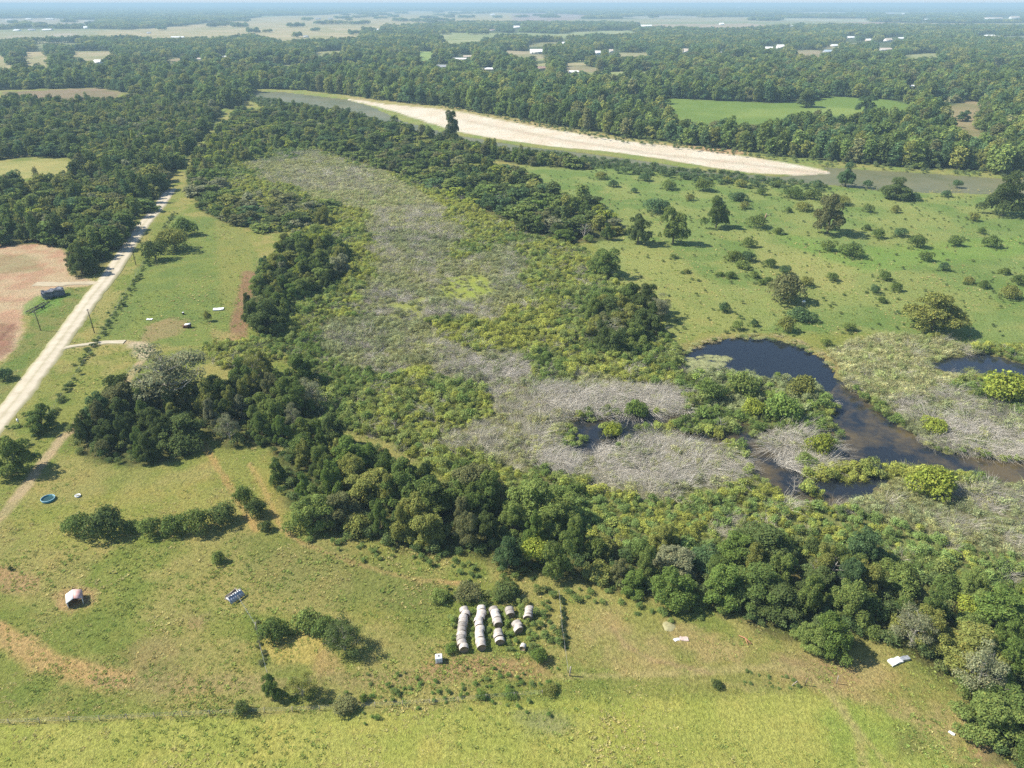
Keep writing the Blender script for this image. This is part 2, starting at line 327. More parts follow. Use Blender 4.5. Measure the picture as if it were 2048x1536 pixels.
lay(softmask([(0,1130),(70,1150),(75,1180),(20,1185),(-60,1160)], GX, GY, 2) * .7, (200,160,118))
lay(softmask([(105,1190),(150,1170),(195,1180),(190,1205),(140,1225),(110,1220)], GX, GY, 1.6) * .8, (205,168,122))
lay(softmask([(230,1300),(330,1260),(380,1290),(360,1370),(260,1380)], GX, GY, 5) * .5, (165,145,100))
lay(softmask([(380,1225),(420,1228),(415,1260),(375,1255)], GX, GY, 2) * .5, (176,150,112))
lay(line_mask([(-60,1240),(30,1285),(90,1320),(160,1345),(240,1362)], GX, GY, 4.5, 1.2) * .85, (212,176,118))
lay(line_mask([(200,1362),(400,1372),(700,1360),(900,1350)], GX, GY, 3, 1.5) * .45, (180,158,112))
lay(line_mask([(-60,1447),(200,1438),(420,1428),(640,1420)], GX, GY, .9, .6) * .7, (178,168,100))
lay(line_mask([(1120,1355),(1440,1342),(1560,1334),(1620,1350),(1680,1410),(1720,1480),(1740,1600)], GX, GY, 1.5, .6) * .55, (200,184,122))
lay(line_mask([(1640,1372),(1700,1440),(1800,1560)], GX, GY, 1.0, .4) * .5, (200,184,122))
lay(line_mask([(1225,1255),(1250,1290),(1300,1320),(1420,1345)], GX, GY, 1.0, .5) * .6, (190,164,118))
lay(line_mask([(350,850),(400,878),(430,925),(465,985),(500,1040),(512,1060)], GX, GY, 1.8, .6) * .85, (196,168,104))
lay(line_mask([(500,930),(528,975),(545,1020),(565,1060),(610,1088),(680,1115),(760,1140),(840,1160),(930,1168)], GX, GY, 1.3, .5) * .8, (210,176,118))
lay(softmask([(500,930),(540,940),(570,1010),(560,1060),(520,1010)], GX, GY, 1.5) * .5, (188,170,92))
lay(softmask([(440,1060),(700,1090),(900,1165),(880,1230),(520,1190)], GX, GY, 6) * .5, (132,138,78))
lay(softmask([(60,1020),(400,960),(470,1000),(440,1060),(60,1100)], GX, GY, 5) * .35, (168,172,76))
# fields between the drive and the road
lay(softmask([(340,430),(480,440),(520,520),(500,640),(470,700),(300,690),(190,680),(260,560)], GX, GY, 3) * .9, (140,156,76), (120,142,70), 7)
lay(softmask([(430,440),(500,450),(510,540),(470,640),(440,600)], GX, GY, 3) * .5, (170,165,90))
lay(softmask([(486,540),(520,545),(505,600),(490,690),(458,690),(462,640),(475,590)], GX, GY, 1.5) * .85, (172,134,104), (160,120,92), 3)
lay(softmask([(290,650),(340,635),(380,640),(360,668),(280,690)], GX, GY, 2) * .6, (190,160,118))
lay(softmask([(420,660),(470,665),(520,690),(430,690)], GX, GY, 2) * .6, (196,170,112))
# dirt lot
lay(softmask(DIRTLOT, GX, GY, 2.0), (208,168,134), (214,190,150), 7)
lay(softmask([(-80,640),(35,650),(25,700),(-80,760)], GX, GY, 2.5) * .7, (160,112,92))
lay(softmask([(-80,505),(60,510),(90,540),(0,548),(-80,545)], GX, GY, 4) * .45, (138,140,90))
lay(line_mask([(-60,720),(0,680),(30,645)], GX, GY, .8, .3) * .6, (130,92,74))
lay(softmask([(125,578),(180,572),(140,640),(100,690),(60,730),(0,800),(-60,850),(-60,800),(40,690),(75,610)], GX, GY, 1.2), (150,150,84), (120,142,66), 4)
lay(softmask([(45,610),(75,590),(125,590),(120,610),(70,632),(45,630)], GX, GY, 1.5) * .7, (120,165,72))
lay(softmask(MEADOW_L, GX, GY, 3), (190,182,110), (170,170,98), 12)
# pasture
lay(softmask(PASTURE, GX, GY, 4), (142,162,88), (122,148,74), 14)
lay(np.clip((fbm(GX + 40, GY + 10, 22) - .47) / .1, 0, 1) * softmask(PASTURE, GX, GY, 4) * .5, (172,176,100))
lay(softmask([(1540,460),(1720,500),(2060,470),(2060,510),(1720,545),(1600,500)], GX, GY, 7) * .45, (140,176,76))
lay(softmask([(1480,470),(1560,490),(1720,540),(1700,590),(1600,570),(1520,520)], GX, GY, 6) * .5, (186,182,108))
lay(softmask([(1230,500),(1330,490),(1420,560),(1500,660),(1330,680),(1260,580)], GX, GY, 8) * .4, (180,178,100))
# wood and marsh floors
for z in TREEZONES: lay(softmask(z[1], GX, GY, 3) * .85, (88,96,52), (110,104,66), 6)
lay(softmask(THICKET, GX, GY, 3), (150,156,92), (136,136,84), 8)
for p, k in DEAD: lay(softmask(p, GX, GY, 4) * .6, (165,154,126), (140,140,96), 6)
lay(softmask([(870,555),(960,548),(1000,575),(950,610),(880,600)], GX, GY, 3) * .8, (175,190,80))
lay(softmask([(770,610),(860,590),(840,640),(740,660)], GX, GY, 3) * .7, (178,188,90))
lay(softmask(FARLINE, GX, GY, 12), (84,100,62), (100,108,70), 40)
def farclear(X, Y): return fbm(X / 2.2 + 900, Y, 1500) >.60
lay(farclear(GX, GY) * (GY > 1500) * 1.0, (182,172,132), (150,156,108), 700)
def midclear(X, Y):
    a_, b_ = proj(X, Y); return (fbm(X / 2.0 + 50, Y, 130) > .565) & (b_ < 172) & (Y > 700) & (Y < 1750)
lay(midclear(GX, GY) * 1.0, (190,178,132), (160,170,105), 90)
for p, c in FIELDS_FAR: lay(softmask(p, GX, GY, 6 if p[0][1] > 90 else 25), c, tuple(int(v * (.82, .88, .78)[q_]) for q_, v in enumerate(c)), 70)
lay(line_mask([(360,330),(400,275),(425,245),(450,215),(470,195)], GX, GY, 5, 2) * .7, (150,168,88))
# river and banks
bank = softmask([(500,172),(700,186),(780,203),(900,212),(1030,235),(1250,275),(1380,290),(1640,320),(1900,340),(2300,360),(2300,405),(1960,390),(1640,372),(1400,352),(1040,306),(850,274),(700,230),(500,208)], GX, GY, 6)
lay(bank, (165,165,95), (140,158,80), 14)
lay(softmask([(690,190),(780,202),(900,211),(1020,234),(1250,276),(1460,300),(1470,312),(1390,300),(1240,290),(1000,250),(850,220),(700,200)], GX, GY, 4) * .8, (205,180,130), (180,172,105), 9)
lay(softmask([(1380,292),(1480,298),(1500,310),(1400,305)], GX, GY, 3) * .9, (215,180,135))
lay(line_mask([(1660,342),(1800,350),(1960,357),(2100,362)], GX, GY, 5, 2) * .8, (200,190,120))
sand = softmask(SANDBAR, GX, GY, 3)
lay(sand, (250,240,216), (240,224,196), 16)
lay(line_mask([(930,240),(1100,275),(1300,306),(1480,326),(1640,345)], GX, GY, 9, 3) * .5 * (sand > .5), (205,188,160))
riv = softmask(RIVER, GX, GY, 3) * (1 - np.clip(sand * 1.6, 0, 1))
lay(riv, (110,104,66))
lay(line_mask(DRIVE, GX, GY, 2.8, .6) * (.55 + .3 * (fbm(GX, GY, 12) > .5)), (216,190,150))
lay(line_mask([(270,690),(292,696),(288,712),(280,705)], GX, GY, 5, 1) * .8, (226,206,172))
lay(line_mask(ROAD, GX, GY, 8.5, 1.2) * .5, (176,168,104))
wet = np.maximum(np.maximum(softmask(POND, GX, GY, 1.6), softmask(POND2, GX, GY, 3)), softmask(CHANNEL, GX, GY, 3.0))
lay(wet, (86,74,48), (100,84,56), 5)
lay(np.clip(softmask([(1350,690),(1420,672),(1560,664),(1680,715),(1690,760),(1660,750),(1600,735),(1350,760)], GX, GY, 2) - wet, 0, 1) * .6, (176,160,104))
GZ = (fbm(GX, GY, 30) - .5) * .5 * (GY < 900) + (fbm(GX, GY, 6) - .5) * .16 * (GY < 500)
GZ = GZ - 1.1 * wet - 2.2 * riv - .3 * sand
nr, nc = GX.shape
V = np.stack([GX, GY, GZ], -1).reshape(-1, 3)
idx = np.arange(nr * nc).reshape(nr, nc)
Fq = np.stack([idx[:-1, :-1], idx[:-1, 1:], idx[1:, 1:], idx[1:, :-1]], -1).reshape(-1, 4)
# close behind the camera
base = len(V); V = np.vstack([V, [(-400, -400, 0), (400, -400, 0)]])
fl = np.array([[base, base + 1, idx[0, -1], idx[0, 0]]]); 
m, t = newmat('pasture_ground')
a = N(t, 'ShaderNodeAttribute'); a.attribute_name = 'soil'
n1 = noise(t, 1.3, 5, rough=.7); n2 = noise(t, .28, 4); n3 = noise(t, 4.5, 3, rough=.75)
f = mathn(t, 'ADD', mathn(t, 'MULTIPLY', n1, 1.7), .15); f = mathn(t, 'MULTIPLY', f, mathn(t, 'ADD', mathn(t, 'MULTIPLY', n3, 1.7), .17))
v = t.nodes.new('ShaderNodeVectorMath'); v.operation = 'SCALE'; t.links.new(a.outputs['Color'], v.inputs[0]); t.links.new(f, v.inputs['Scale'])
n4 = noise(t, .11, 4, rough=.65); mm = mathn(t, 'MULTIPLY', ramp(t, n4, .5, .62), .35)
gr = mixc(t, mathn(t, 'MULTIPLY', ramp(t, n2, .5, .68), .35), v.outputs[0], mixc(t, .5, v.outputs[0], (.13, .19, .05), 'MIX'))
gr = mixc(t, mathn(t, 'MULTIPLY', ramp(t, n1, .55, .72), .3), gr, (.34, .28, .12))
v3 = t.nodes.new('ShaderNodeVectorMath'); v3.operation = 'MULTIPLY'; v3.inputs[1].default_value = (1.22, 1.0, 1.05); t.links.new(gr, v3.inputs[0]); gr = mixc(t, mm, gr, v3.outputs[0])
hb = mathn(t, 'ADD', mathn(t, 'MULTIPLY', n1, .7), mathn(t, 'MULTIPLY', n3, .3))
pbr(t, gr, .95, bump(t, hb, 1.0, .8), spec=.1)
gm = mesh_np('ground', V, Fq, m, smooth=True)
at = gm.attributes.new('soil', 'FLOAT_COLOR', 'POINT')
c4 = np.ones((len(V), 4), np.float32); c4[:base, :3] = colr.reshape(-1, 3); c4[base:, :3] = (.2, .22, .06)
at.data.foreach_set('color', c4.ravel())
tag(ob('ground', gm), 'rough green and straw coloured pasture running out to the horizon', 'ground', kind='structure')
bk = MB(); bk.add([(-700, -400, -.02), (700, -400, -.02), (700, 40.4, -.4), (-700, 40.4, -.4)], [(0, 1, 2, 3)])
tag(bk.build('field', simple('field_grass', (.2, .22, .06), .3, .5)), 'grass field under and behind the viewpoint', 'field', kind='structure')
def gz(x, y): return 0.0

# ------------------------------------------------------------------ roads
def ribbon(name, line, w0, z, mat, label, rag=.35, step=2.0):
    pts = [P(*p) for p in line]; sm = []
    for i in range(len(pts) - 1):
        p0, p1, p2, p3 = pts[max(i - 1, 0)], pts[i], pts[i + 1], pts[min(i + 2, len(pts) - 1)]
        k = max(2, int((p2 - p1).length / step))
        for j in range(k):
            u = j / k; sm.append(.5 * ((2 * p1) + (p2 - p0) * u + (2 * p0 - 5 * p1 + 4 * p2 - p3) * u * u + (3 * p1 - p0 - 3 * p2 + p3) * u ** 3))
    sm.append(pts[-1]); v = []; f = []
    for i, p in enumerate(sm):
        d = (sm[min(i + 1, len(sm) - 1)] - sm[max(i - 1, 0)]).normalized(); nrm = Vector((-d.y, d.x, 0))
        wl = w0 / 2 + (float(fbm(np.array(i * step), np.array(3.), 3)) - .5) * rag * 3; wr = w0 / 2 + (float(fbm(np.array(i * step), np.array(33.), 3)) - .5) * rag * 3
        for kk, (o_, zz) in enumerate(((wl, -.25), (wl * .8, .0), (wl * .52, .02), (wl * .28, .05), (0, .08), (-wr * .28, .05), (-wr * .52, .02), (-wr * .8, .0), (-wr, -.25))):
            q = p + nrm * o_; v.append((q.x, q.y, z + zz))
    for i in range(len(sm) - 1):
        for k in range(8): f.append((i * 9 + k, i * 9 + k + 1, i * 9 + k + 10, i * 9 + k + 9))
    rm = mesh_np(name, v, f, mat, smooth=True); at_ = rm.attributes.new('tread', 'FLOAT', 'POINT'); at_.data.foreach_set('value', np.tile(np.array([-.4, .1, .9, .7, .25, .7, .9, .1, -.4], np.float32), len(sm)))
    return tag(ob(name, rm), label, 'road', kind='structure')
m, t = newmat('road_gravel')
n1 = noise(t, .25, 4); n2 = noise(t, 5, 4)
c = mixc(t, ramp(t, n1, .35, .65), (.38, .33, .24), (.48, .42, .32)); c = mixc(t, mathn(t, 'MULTIPLY', n2, .35), c, (.36, .31, .22), 'MIX')
ta = N(t, 'ShaderNodeAttribute'); ta.attribute_name = 'tread'; fe = ramp(t, mathn(t, 'ADD', ta.outputs['Fac'], mathn(t, 'MULTIPLY', mathn(t, 'SUBTRACT', n2, .5), 1.6)), -.35, .5)
c = mixc(t, fe, (.26, .25, .12), c); fe2 = ramp(t, mathn(t, 'ADD', ta.outputs['Fac'], mathn(t, 'MULTIPLY', mathn(t, 'SUBTRACT', n1, .5), 1.2)), .3, .8)
c = mixc(t, mathn(t, 'MULTIPLY', fe2, .4), c, (.56, .50, .39))
pbr(t, c, .95, bump(t, n2, .4, .05), spec=.1); GRAVEL = m
ribbon('gravel_road', ROAD, 7.6, .24, GRAVEL, 'pale gravel road running diagonally past the woods')
ribbon('entrance_road', [(118,700),(140,694),(165,690),(190,687),(215,685),(250,684)], 3.0, .2, GRAVEL, 'pale gravel drive turning off the road to the clump', .6, 1.2)
ribbon('lot_road', LOTDRIVE[:4], 4.6, .2, simple('tan_dirt', (.44, .37, .25), .2, .4, .95), 'tan dirt entry from the gravel road to the bare lot', .8, 1.5)

# ------------------------------------------------------------------ water
def water(name, poly, z, shallow, deep, label, sc=.09, lo=.45, hi=.6, grow=6, rough=.06, spec=.32):
    pts = [P(*p) for p in poly]; c = sum(pts, Vector()) / len(pts)
    n = len(pts); area = sum(pts[i].x * pts[(i + 1) % n].y - pts[(i + 1) % n].x * pts[i].y for i in range(n)); s = 1 if area > 0 else -1
    out = []
    for i in range(n):
        d = (pts[(i + 1) % n] - pts[i - 1]).normalized(); nn = Vector((d.y, -d.x, 0)) * s
        q = pts[i] + nn * grow * .6; out.append((q.x, q.y, z))
    m, t = newmat(name); n1 = noise(t, sc, 5, rough=.7); n2 = noise(t, 2.5, 2)
    col = mixc(t, ramp(t, n1, lo, hi), deep, shallow)
    pbr(t, col, rough, bump(t, n2, .12, .03), spec=spec)
    import mathutils
    tris = mathutils.geometry.tessellate_polygon([[Vector(p) for p in out]])
    return tag(ob(name, mesh_np(name, out, [list(q) for q in tris], m)), label, 'water', kind='structure')
water('pond', POND, -.42, (.06, .06, .035), (.012, .016, .022), 'dark blue open pond with reedy edge', .05, .62, .75, 4)
water('marsh_water', CHANNEL, -.45, (.10, .075, .035), (.016, .020, .026), 'brown and blue marsh channel among dead brush', .045, .45, .62, 4)
water('pool', POND2, -.44, (.05, .045, .03), (.015, .02, .028), 'small strip of water in the reeds by the edge', .05, .5, .7, 4)
water('river', RIVER, -.75, (.155, .15, .08), (.11, .12, .06), 'muddy green river curving behind the sandbar', .02, .4, .6, 7, .42, .08)

# ------------------------------------------------------------------ foliage meshes
def leafcloud(lobes, n, size, g, flat=0.0, squash=1.0, inner=.75):
    """leaf-sized quads through the outer volume of a set of lobes (cx,cy,cz,rx,ry,rz)"""
    lobes = np.array(lobes, float); wts = (lobes[:, 3] * lobes[:, 5]) ** 1.0; wts /= wts.sum()
    li = g.choice(len(lobes), n, p=wts); L = lobes[li]
    d = g.normal(size=(n, 3)); d /= np.linalg.norm(d, axis=1)[:, None]
    d[:, 2] = np.where(d[:, 2] < -.35, -d[:, 2], d[:, 2])
    r = inner + (1.06 - inner) * g.random(n) ** .7
    r *= 1 + .16 * np.sin(d[:, 0] * 7 + li) * np.cos(d[:, 1] * 6 + li * 2)
    c = L[:, :3] + d * L[:, 3:] * r[:, None]; c[:, 2] = np.maximum(c[:, 2], .08)
    nn = d * .8 + g.normal(size=(n, 3)) * .6; nn[:, 2] += .7 + flat; nn[:, 0] -= .25; nn /= np.linalg.norm(nn, axis=1)[:, None]
    a = np.cross(nn, g.normal(size=(n, 3))); a /= np.linalg.norm(a, axis=1)[:, None]; b = np.cross(nn, a)
    s = (size * (.55 + .9 * g.random(n)))[:, None]; e = (.45 + .4 * g.random(n))[:, None]
    v = np.stack([c - a * s, c - b * s * e, c + a * s * (.8 + .4 * g.random((n, 1))), c + b * s * e], 1)
    v[:, 0] -= nn * s * .25; v[:, 2] -= nn * s * .25
    return v.reshape(-1, 3), np.arange(n * 4).reshape(n, 4)
def crown_lobes(kind, g):
    if kind == 'oak':
        out = [(0, 0, 4.2, 2.3, 2.3, 2.6)]; ax = .8 + .4 * g.random()
        for i in range(34):
            a = i * 2.4 + g.random() * .8; u = g.random(); el = math.asin(min(.98, u)) if i % 3 else g.random() * .35
            h = 1.2 + 6.3 * math.sin(el) * (.85 + .3 * g.random()); rr = (4.2 + .9 * math.sin(2 * a + 1)) * math.cos(el) ** .7 * (.55 + .55 * g.random()); s = .75 + .85 * g.random()
            out.append((math.cos(a) * rr * ax, math.sin(a) * rr / ax, h, s * 1.15, s * 1.15, s * .8))
        return out
    if kind == 'tall':
        out = []
        for i in range(15):
            h = 2.2 + 10.5 * i / 14; rr = 2.5 * math.sin(min(1, (h + 1) / 8) * 1.57) * (1 - .5 * max(0, (h - 8) / 6)); a = i * 2.4
            s = 1.6 + .7 * g.random(); out.append((math.cos(a) * rr * .8, math.sin(a) * rr * .8, h, s, s, s * 1.1))
        return out
    if kind == 'sparse':
        out = []
        for i in range(30):
            a = g.random() * 6.28; h = 2.6 + 5.2 * g.random(); rr = 4.2 * g.random() ** .6 * (1 - .35 * max(0, (h - 5) / 3)); s = .7 + .8 * g.random()
            out.append((math.cos(a) * rr, math.sin(a) * rr, h, s * 1.2, s * 1.2, s * .7))
        return out
    if kind == 'bush':
        out = [(0, 0, 1.1, 1.3, 1.3, 1.2)]
        for i in range(9):
            a = i * 2.4; rr = .6 + 1.1 * g.random(); s = .6 + .6 * g.random()
            out.append((math.cos(a) * rr, math.sin(a) * rr, .6 + 1.7 * g.random() * (1 - rr / 3), s, s, s * .85))
        return out
def limbs(kind, g, dead=False):
    mb = MB(); Ht = {'oak': 7.6, 'tall': 12.5, 'sparse': 7.8, 'bush': 2.3, 'dead': 7.5}[kind]
    r0 = {'oak': .34, 'tall': .3, 'sparse': .3, 'bush': .09, 'dead': .22}[kind]
    lean = g.normal(size=2) * .08
    tr = [(lean[0] * Ht * u * u, lean[1] * Ht * u * u, -.4 + (Ht * .82 + .4) * u) for u in np.linspace(0, 1, 6)]
    mb.tube(tr, [r0 * (1.25 - u * 1.05) for u in np.linspace(0, 1, 6)], 7)
    nb = {'oak': 9, 'tall': 10, 'sparse': 16, 'bush': 6, 'dead': 12}[kind]
    for i in range(nb):
        u = .22 + .7 * i / nb; k = u * 5; p = Vector(tr[int(k)]).lerp(Vector(tr[min(int(k) + 1, 5)]), k % 1)
        a = i * 2.4 + g.random(); L = Ht * (.42 if kind != 'tall' else .22) * (1.15 - u * .6) * (.8 + .4 * g.random())
        up = .45 + .5 * g.random(); q1 = p + Vector((math.cos(a), math.sin(a), up)) * L * .5
        q2 = q1 + Vector((math.cos(a + .4), math.sin(a + .4), up * .7)) * L * .5
        rb = r0 * .42 * (1.1 - u * .6); mb.tube([p, q1, q2], [rb, rb * .65, rb * .2], 5, cap=False)
        if kind in ('sparse', 'dead'):
            for s in range(4):
                b0 = q1.lerp(q2, s * .3); aa = a + (1 if s % 2 else -1) * (.6 + g.random() * .5)
                q = b0 + Vector((math.cos(aa), math.sin(aa), .3 + g.random() * .7)) * L * .35
                mb.tube([b0, b0.lerp(q, .5) + Vector((0, 0, .08)), q], [rb * .4, rb * .28, rb * .12], 4, cap=False)
    return mb
KIND = {}
for kd, nv, nl, sz in (('oak', 7, 14000, .175), ('tall', 3, 10000, .18), ('sparse', 3, 7500, .12), ('bush', 5, 2800, .12)):
    KIND[kd] = []
    for i in range(nv):
        g = np.random.default_rng(100 + i * 7 + len(kd)); lb = crown_lobes(kd, g)
        v, f = leafcloud(lb, nl, sz, g, inner=.7 if kd != 'sparse' else .3)
        cm = mesh_np(kd + '_crown', v, f, LEAF_T)
        tm = limbs(kd, g).mesh(kd + '_trunk', [DEADBARK if kd == 'sparse' else BARK])
        KIND[kd].append((cm, tm, float(v[:, 0].max() - v[:, 0].min()), float(v[:, 2].max())))
DEADT = [limbs('dead', np.random.default_rng(50 + i)).mesh('dead_tree', [DEADBARK]) for i in range(3)]
PAL = {'dark green': (.120, .165, .055), 'deep green': (.150, .215, .060), 'mid green': (.205, .270, .075), 'olive green': (.260, .285, .080), 'brownish green': (.20, .215, .090),
       'bluish green': (.120, .195, .080), 'yellow-green': (.31, .37, .065), 'grey-green': (.27, .29, .16), 'fresh green': (.18, .265, .065)}
KN = {'o': 'oak', 't': 'tall', 's': 'sparse', 'b': 'bush'}
SHAPE = {'oak': 'broad', 'tall': 'tall', 'sparse': 'thin-leaved', 'bush': 'bushy'}
ORD = ['first', 'second', 'third', 'fourth', 'fifth', 'sixth', 'seventh', 'eighth', 'ninth', 'tenth', 'eleventh', 'twelfth'] + [f'{k}th' for k in range(13, 80)]
def put_tree(kd, x, y, wd, ht, colname, label, cat, group, name, rz=None, z=0.0):
    var = KIND[kd][random.randrange(len(KIND[kd]))]; rz = random.random() * 6.28 if rz is None else rz
    r = bpy.data.objects.new(name, None); COL.objects.link(r); r.empty_display_size = .5
    r.location = (x, y, z); r.rotation_euler = (0, 0, rz); s = wd / var[2]; r.scale = (s, s, ht / var[3])
    tag(r, label, cat, group)
    c = bpy.data.objects.new('crown', var[0]); COL.objects.link(c); c.parent = r
    q = PAL[colname]; k = .88 + .24 * random.random(); c.color = (q[0] * k, q[1] * k, q[2] * k, 1)
    tr = bpy.data.objects.new('trunk', var[1]); COL.objects.link(tr); tr.parent = r
    return r

# instanced growth: one object of points, each point one plant
def scatter(name, label, cat, meshes, pts, rz, scl, idxs, tint, tilt=None):
    me = bpy.data.meshes.new(name); n = len(pts); me.vertices.add(n); me.vertices.foreach_set('co', np.asarray(pts, np.float32).ravel())
    rot = np.zeros((n, 3), np.float32); rot[:, 2] = rz
    if tilt is not None: rot[:, :2] = tilt
    for nm, ty, arr, key in (('rot', 'FLOAT_VECTOR', rot, 'vector'), ('scl', 'FLOAT_VECTOR', np.asarray(scl, np.float32), 'vector'), ('pick', 'INT', np.asarray(idxs, np.int32), 'value'), ('tint', 'FLOAT_VECTOR', np.asarray(tint, np.float32), 'vector')):
        a_ = me.attributes.new(nm, ty, 'POINT'); a_.data.foreach_set(key, arr.ravel())
    o = ob(name, me); tag(o, label, cat, kind='stuff')
    ng = bpy.data.node_groups.new(name, 'GeometryNodeTree')
    ng.interface.new_socket('Geometry', in_out='INPUT', socket_type='NodeSocketGeometry'); ng.interface.new_socket('Geometry', in_out='OUTPUT', socket_type='NodeSocketGeometry')
    gi = ng.nodes.new('NodeGroupInput'); go = ng.nodes.new('NodeGroupOutput'); jn = ng.nodes.new('GeometryNodeJoinGeometry')
    for mm in meshes:
        so = bpy.data.objects.new(name + '_plant', mm)
        oi = ng.nodes.new('GeometryNodeObjectInfo'); oi.inputs['Object'].default_value = so; oi.inputs['As Instance'].default_value = False
        g2 = ng.nodes.new('GeometryNodeGeometryToInstance'); ng.links.new(oi.outputs['Geometry'], g2.inputs[0]); ng.links.new(g2.outputs[0], jn.inputs[0])
    ip = ng.nodes.new('GeometryNodeInstanceOnPoints'); ng.links.new(gi.outputs[0], ip.inputs['Points']); ng.links.new(jn.outputs[0], ip.inputs['Instance'])
    ip.inputs['Pick Instance'].default_value = True
    for nm, dt, so in (('rot', 'FLOAT_VECTOR', 'Rotation'), ('scl', 'FLOAT_VECTOR', 'Scale'), ('pick', 'INT', 'Instance Index')):
        na = ng.nodes.new('GeometryNodeInputNamedAttribute'); na.data_type = dt; na.inputs['Name'].default_value = nm
        ng.links.new(na.outputs['Attribute'], ip.inputs[so])
    ng.links.new(ip.outputs[0], go.inputs[0])
    md = o.modifiers.new('growth', 'NODES'); md.node_group = ng
    return o

# ------------------------------------------------------------------ clearings that keep their own ground
CLEAR = [p for p, c in FIELDS_FAR if p[0][1] < 95] ; CLEAR = (CLEAR + CLEAR)[:20] + [p for p, c in FIELDS_FAR if p[0][1] >= 95 or len(CLEAR) > 20] + [RIVER, SANDBAR]
def lod_crown(kind, n, size, seed):
    g = np.random.default_rng(seed); v, f = leafcloud(crown_lobes(kind, g), n, size, g, inner=.75)
    tv = limbs(kind, g); f = [list(q) for q in f]; mi = [0] * len(f); b = len(v)
    f += [[i + b for i in q] for q in tv.f]; mi += [1] * len(tv.f)
    return mesh_np('woodland_plant', np.vstack([v, np.array(tv.v)]), f, [LEAF_S, BARK], mi)
WOOD = [lod_crown('oak', 1500, .5, 200 + i) for i in range(4)] + [lod_crown('tall', 1300, .5, 220 + i) for i in range(3)]
def patch(seed):
    g = np.random.default_rng(seed); lb = []
    for i in range(16):
        a = g.random() * 6.28; r = 16 * g.random() ** .5; s = 3.6 + 2.4 * g.random()
        lb.append((math.cos(a) * r, math.sin(a) * r, 3 + 4.5 * g.random(), s, s, s * .95))
    v, f = leafcloud(lb, 1500, 1.1, g, inner=.85); return mesh_np('woodland_patch', v, f, LEAF_S)
WOOD += [patch(300 + i) for i in range(4)]

# ------------------------------------------------------------------ trees
TREES = []      # x, y, kind, h, w, colour, zone index
def grid(poly, sp, g):
    pts = [P(*p) for p in poly]; x0 = min(p.x for p in pts); x1 = max(p.x for p in pts); y0 = min(p.y for p in pts); y1 = max(p.y for p in pts)
    X, Y = np.meshgrid(np.arange(x0, x1 + sp, sp), np.arange(y0, y1 + sp, sp * .87)); X = X + (np.arange(X.shape[0]) % 2)[:, None] * sp / 2
    X = X + (g.random(X.shape) - .5) * sp * .75; Y = Y + (g.random(Y.shape) - .5) * sp * .75
    X = X.ravel(); Y = Y.ravel(); a, b = proj(X, Y); k = pip(poly, a, b); return X[k], Y[k], a[k], b[k]
g = np.random.default_rng(11)
for zi, (ph, poly, sp, (h0, h1), kinds) in enumerate(TREEZONES):
    X, Y, a, b = grid(poly, sp, g)
    for x, y, u, v_ in zip(X, Y, a, b):
        kd = KN[kinds[int(g.integers(len(kinds)))]]; h = h0 + (h1 - h0) * g.random()
        if kd == 'bush': h *= .55
        if kd == 'tall': h *= 1.25
        wd = {'oak': sp * 1.45, 'tall': sp * .95, 'sparse': sp * 1.2, 'bush': sp * .95}[kd] * (.55 + .95 * g.random() ** 1.6)
        n = float(fbm(np.array(x), np.array(y), 25))
        cn = ['dark green', 'deep green', 'mid green', 'olive green', 'brownish green', 'bluish green', 'yellow-green', 'fresh green', 'grey-green']
        pw = {0: [2, 3.5, 4, 3.6, 1, .1, .3, 1.0, .1], 1: [1.5, 3.5, 4.5, 2.5, .5, .3, .3, 1.8, 1.3], 2: [4, 3, 2.5, 2, 1.5, .3, 0, .3, .2], 3: [3, 3, 3, 3, 1.5, .3, 0, .2, .6], 4: [3, 3, 3, 3, 1, .3, .3, .3, .3],
              5: [2, 2, 3, 3, 2, 1, .3, .1, 1], 6: [4, 4, 2.5, 2, 1, 1, .5, .2, .3], 7: [1, 2, 4, 3, 1, .5, 1.5, .8, .5], 8: [3, 4, 3, 2, 1, 1, .3, .2, .3], 9: [4, 3, 1.5, 1.5, 1, .5, 0, .2, .5], 10: [4, 4, 3, 3.2, 1.5, 1, .4, .2, .4], 11: [4, 4, 2, 2, 1, 1, 0, 0, .3]}[zi]
        pw = np.array(pw, float); pw[:2] *= (1.6 if n < .5 else .6); pw /= pw.sum(); c = cn[int(g.choice(9, p=pw))]
        if kd == 'sparse' and c not in ('grey-green', 'brownish green', 'olive green'): c = 'grey-green'
        TREES.append([x, y, kd, h, wd, c, zi])
TREES.sort(key=lambda q: math.hypot(q[0], q[1]))
# keep the 255 nearest that the frame can show as trees of their own; the rest is the wood as a mass
near, rest = [], []
for q in TREES:
    a, b = proj(q[0], q[1]); a2, b2 = proj(q[0], q[1], q[3])
    vis = -70 < a < 2118 and b2 < 1560
    if vis and len(near) < 262: near.append(q)
    elif len(near) >= 262: rest.append(q)
byzone = {}
for q in near: byzone.setdefault(q[6], []).append(q)
COLCOUNT = {}
for zi, L in byzone.items():
    L.sort(key=lambda q: q[1]); per = max(6, int(len(L) ** .5 * 1.4)); R = [L[i:i + per] for i in range(0, len(L), per)]
    for ri, row in enumerate(R):
        row.sort(key=lambda q: q[0])
        for k, q in enumerate(row):
            rt = f'{ORD[ri]} row'
            lab = f"{q[5]} {SHAPE[q[2]]} tree, {ORD[k]} from left, {rt}, {TREEZONES[zi][0]}"
            put_tree(q[2], q[0], q[1], q[4], q[3], q[5], lab, 'tree', 'trees in ' + TREEZONES[zi][0], 'broadleaf_tree')
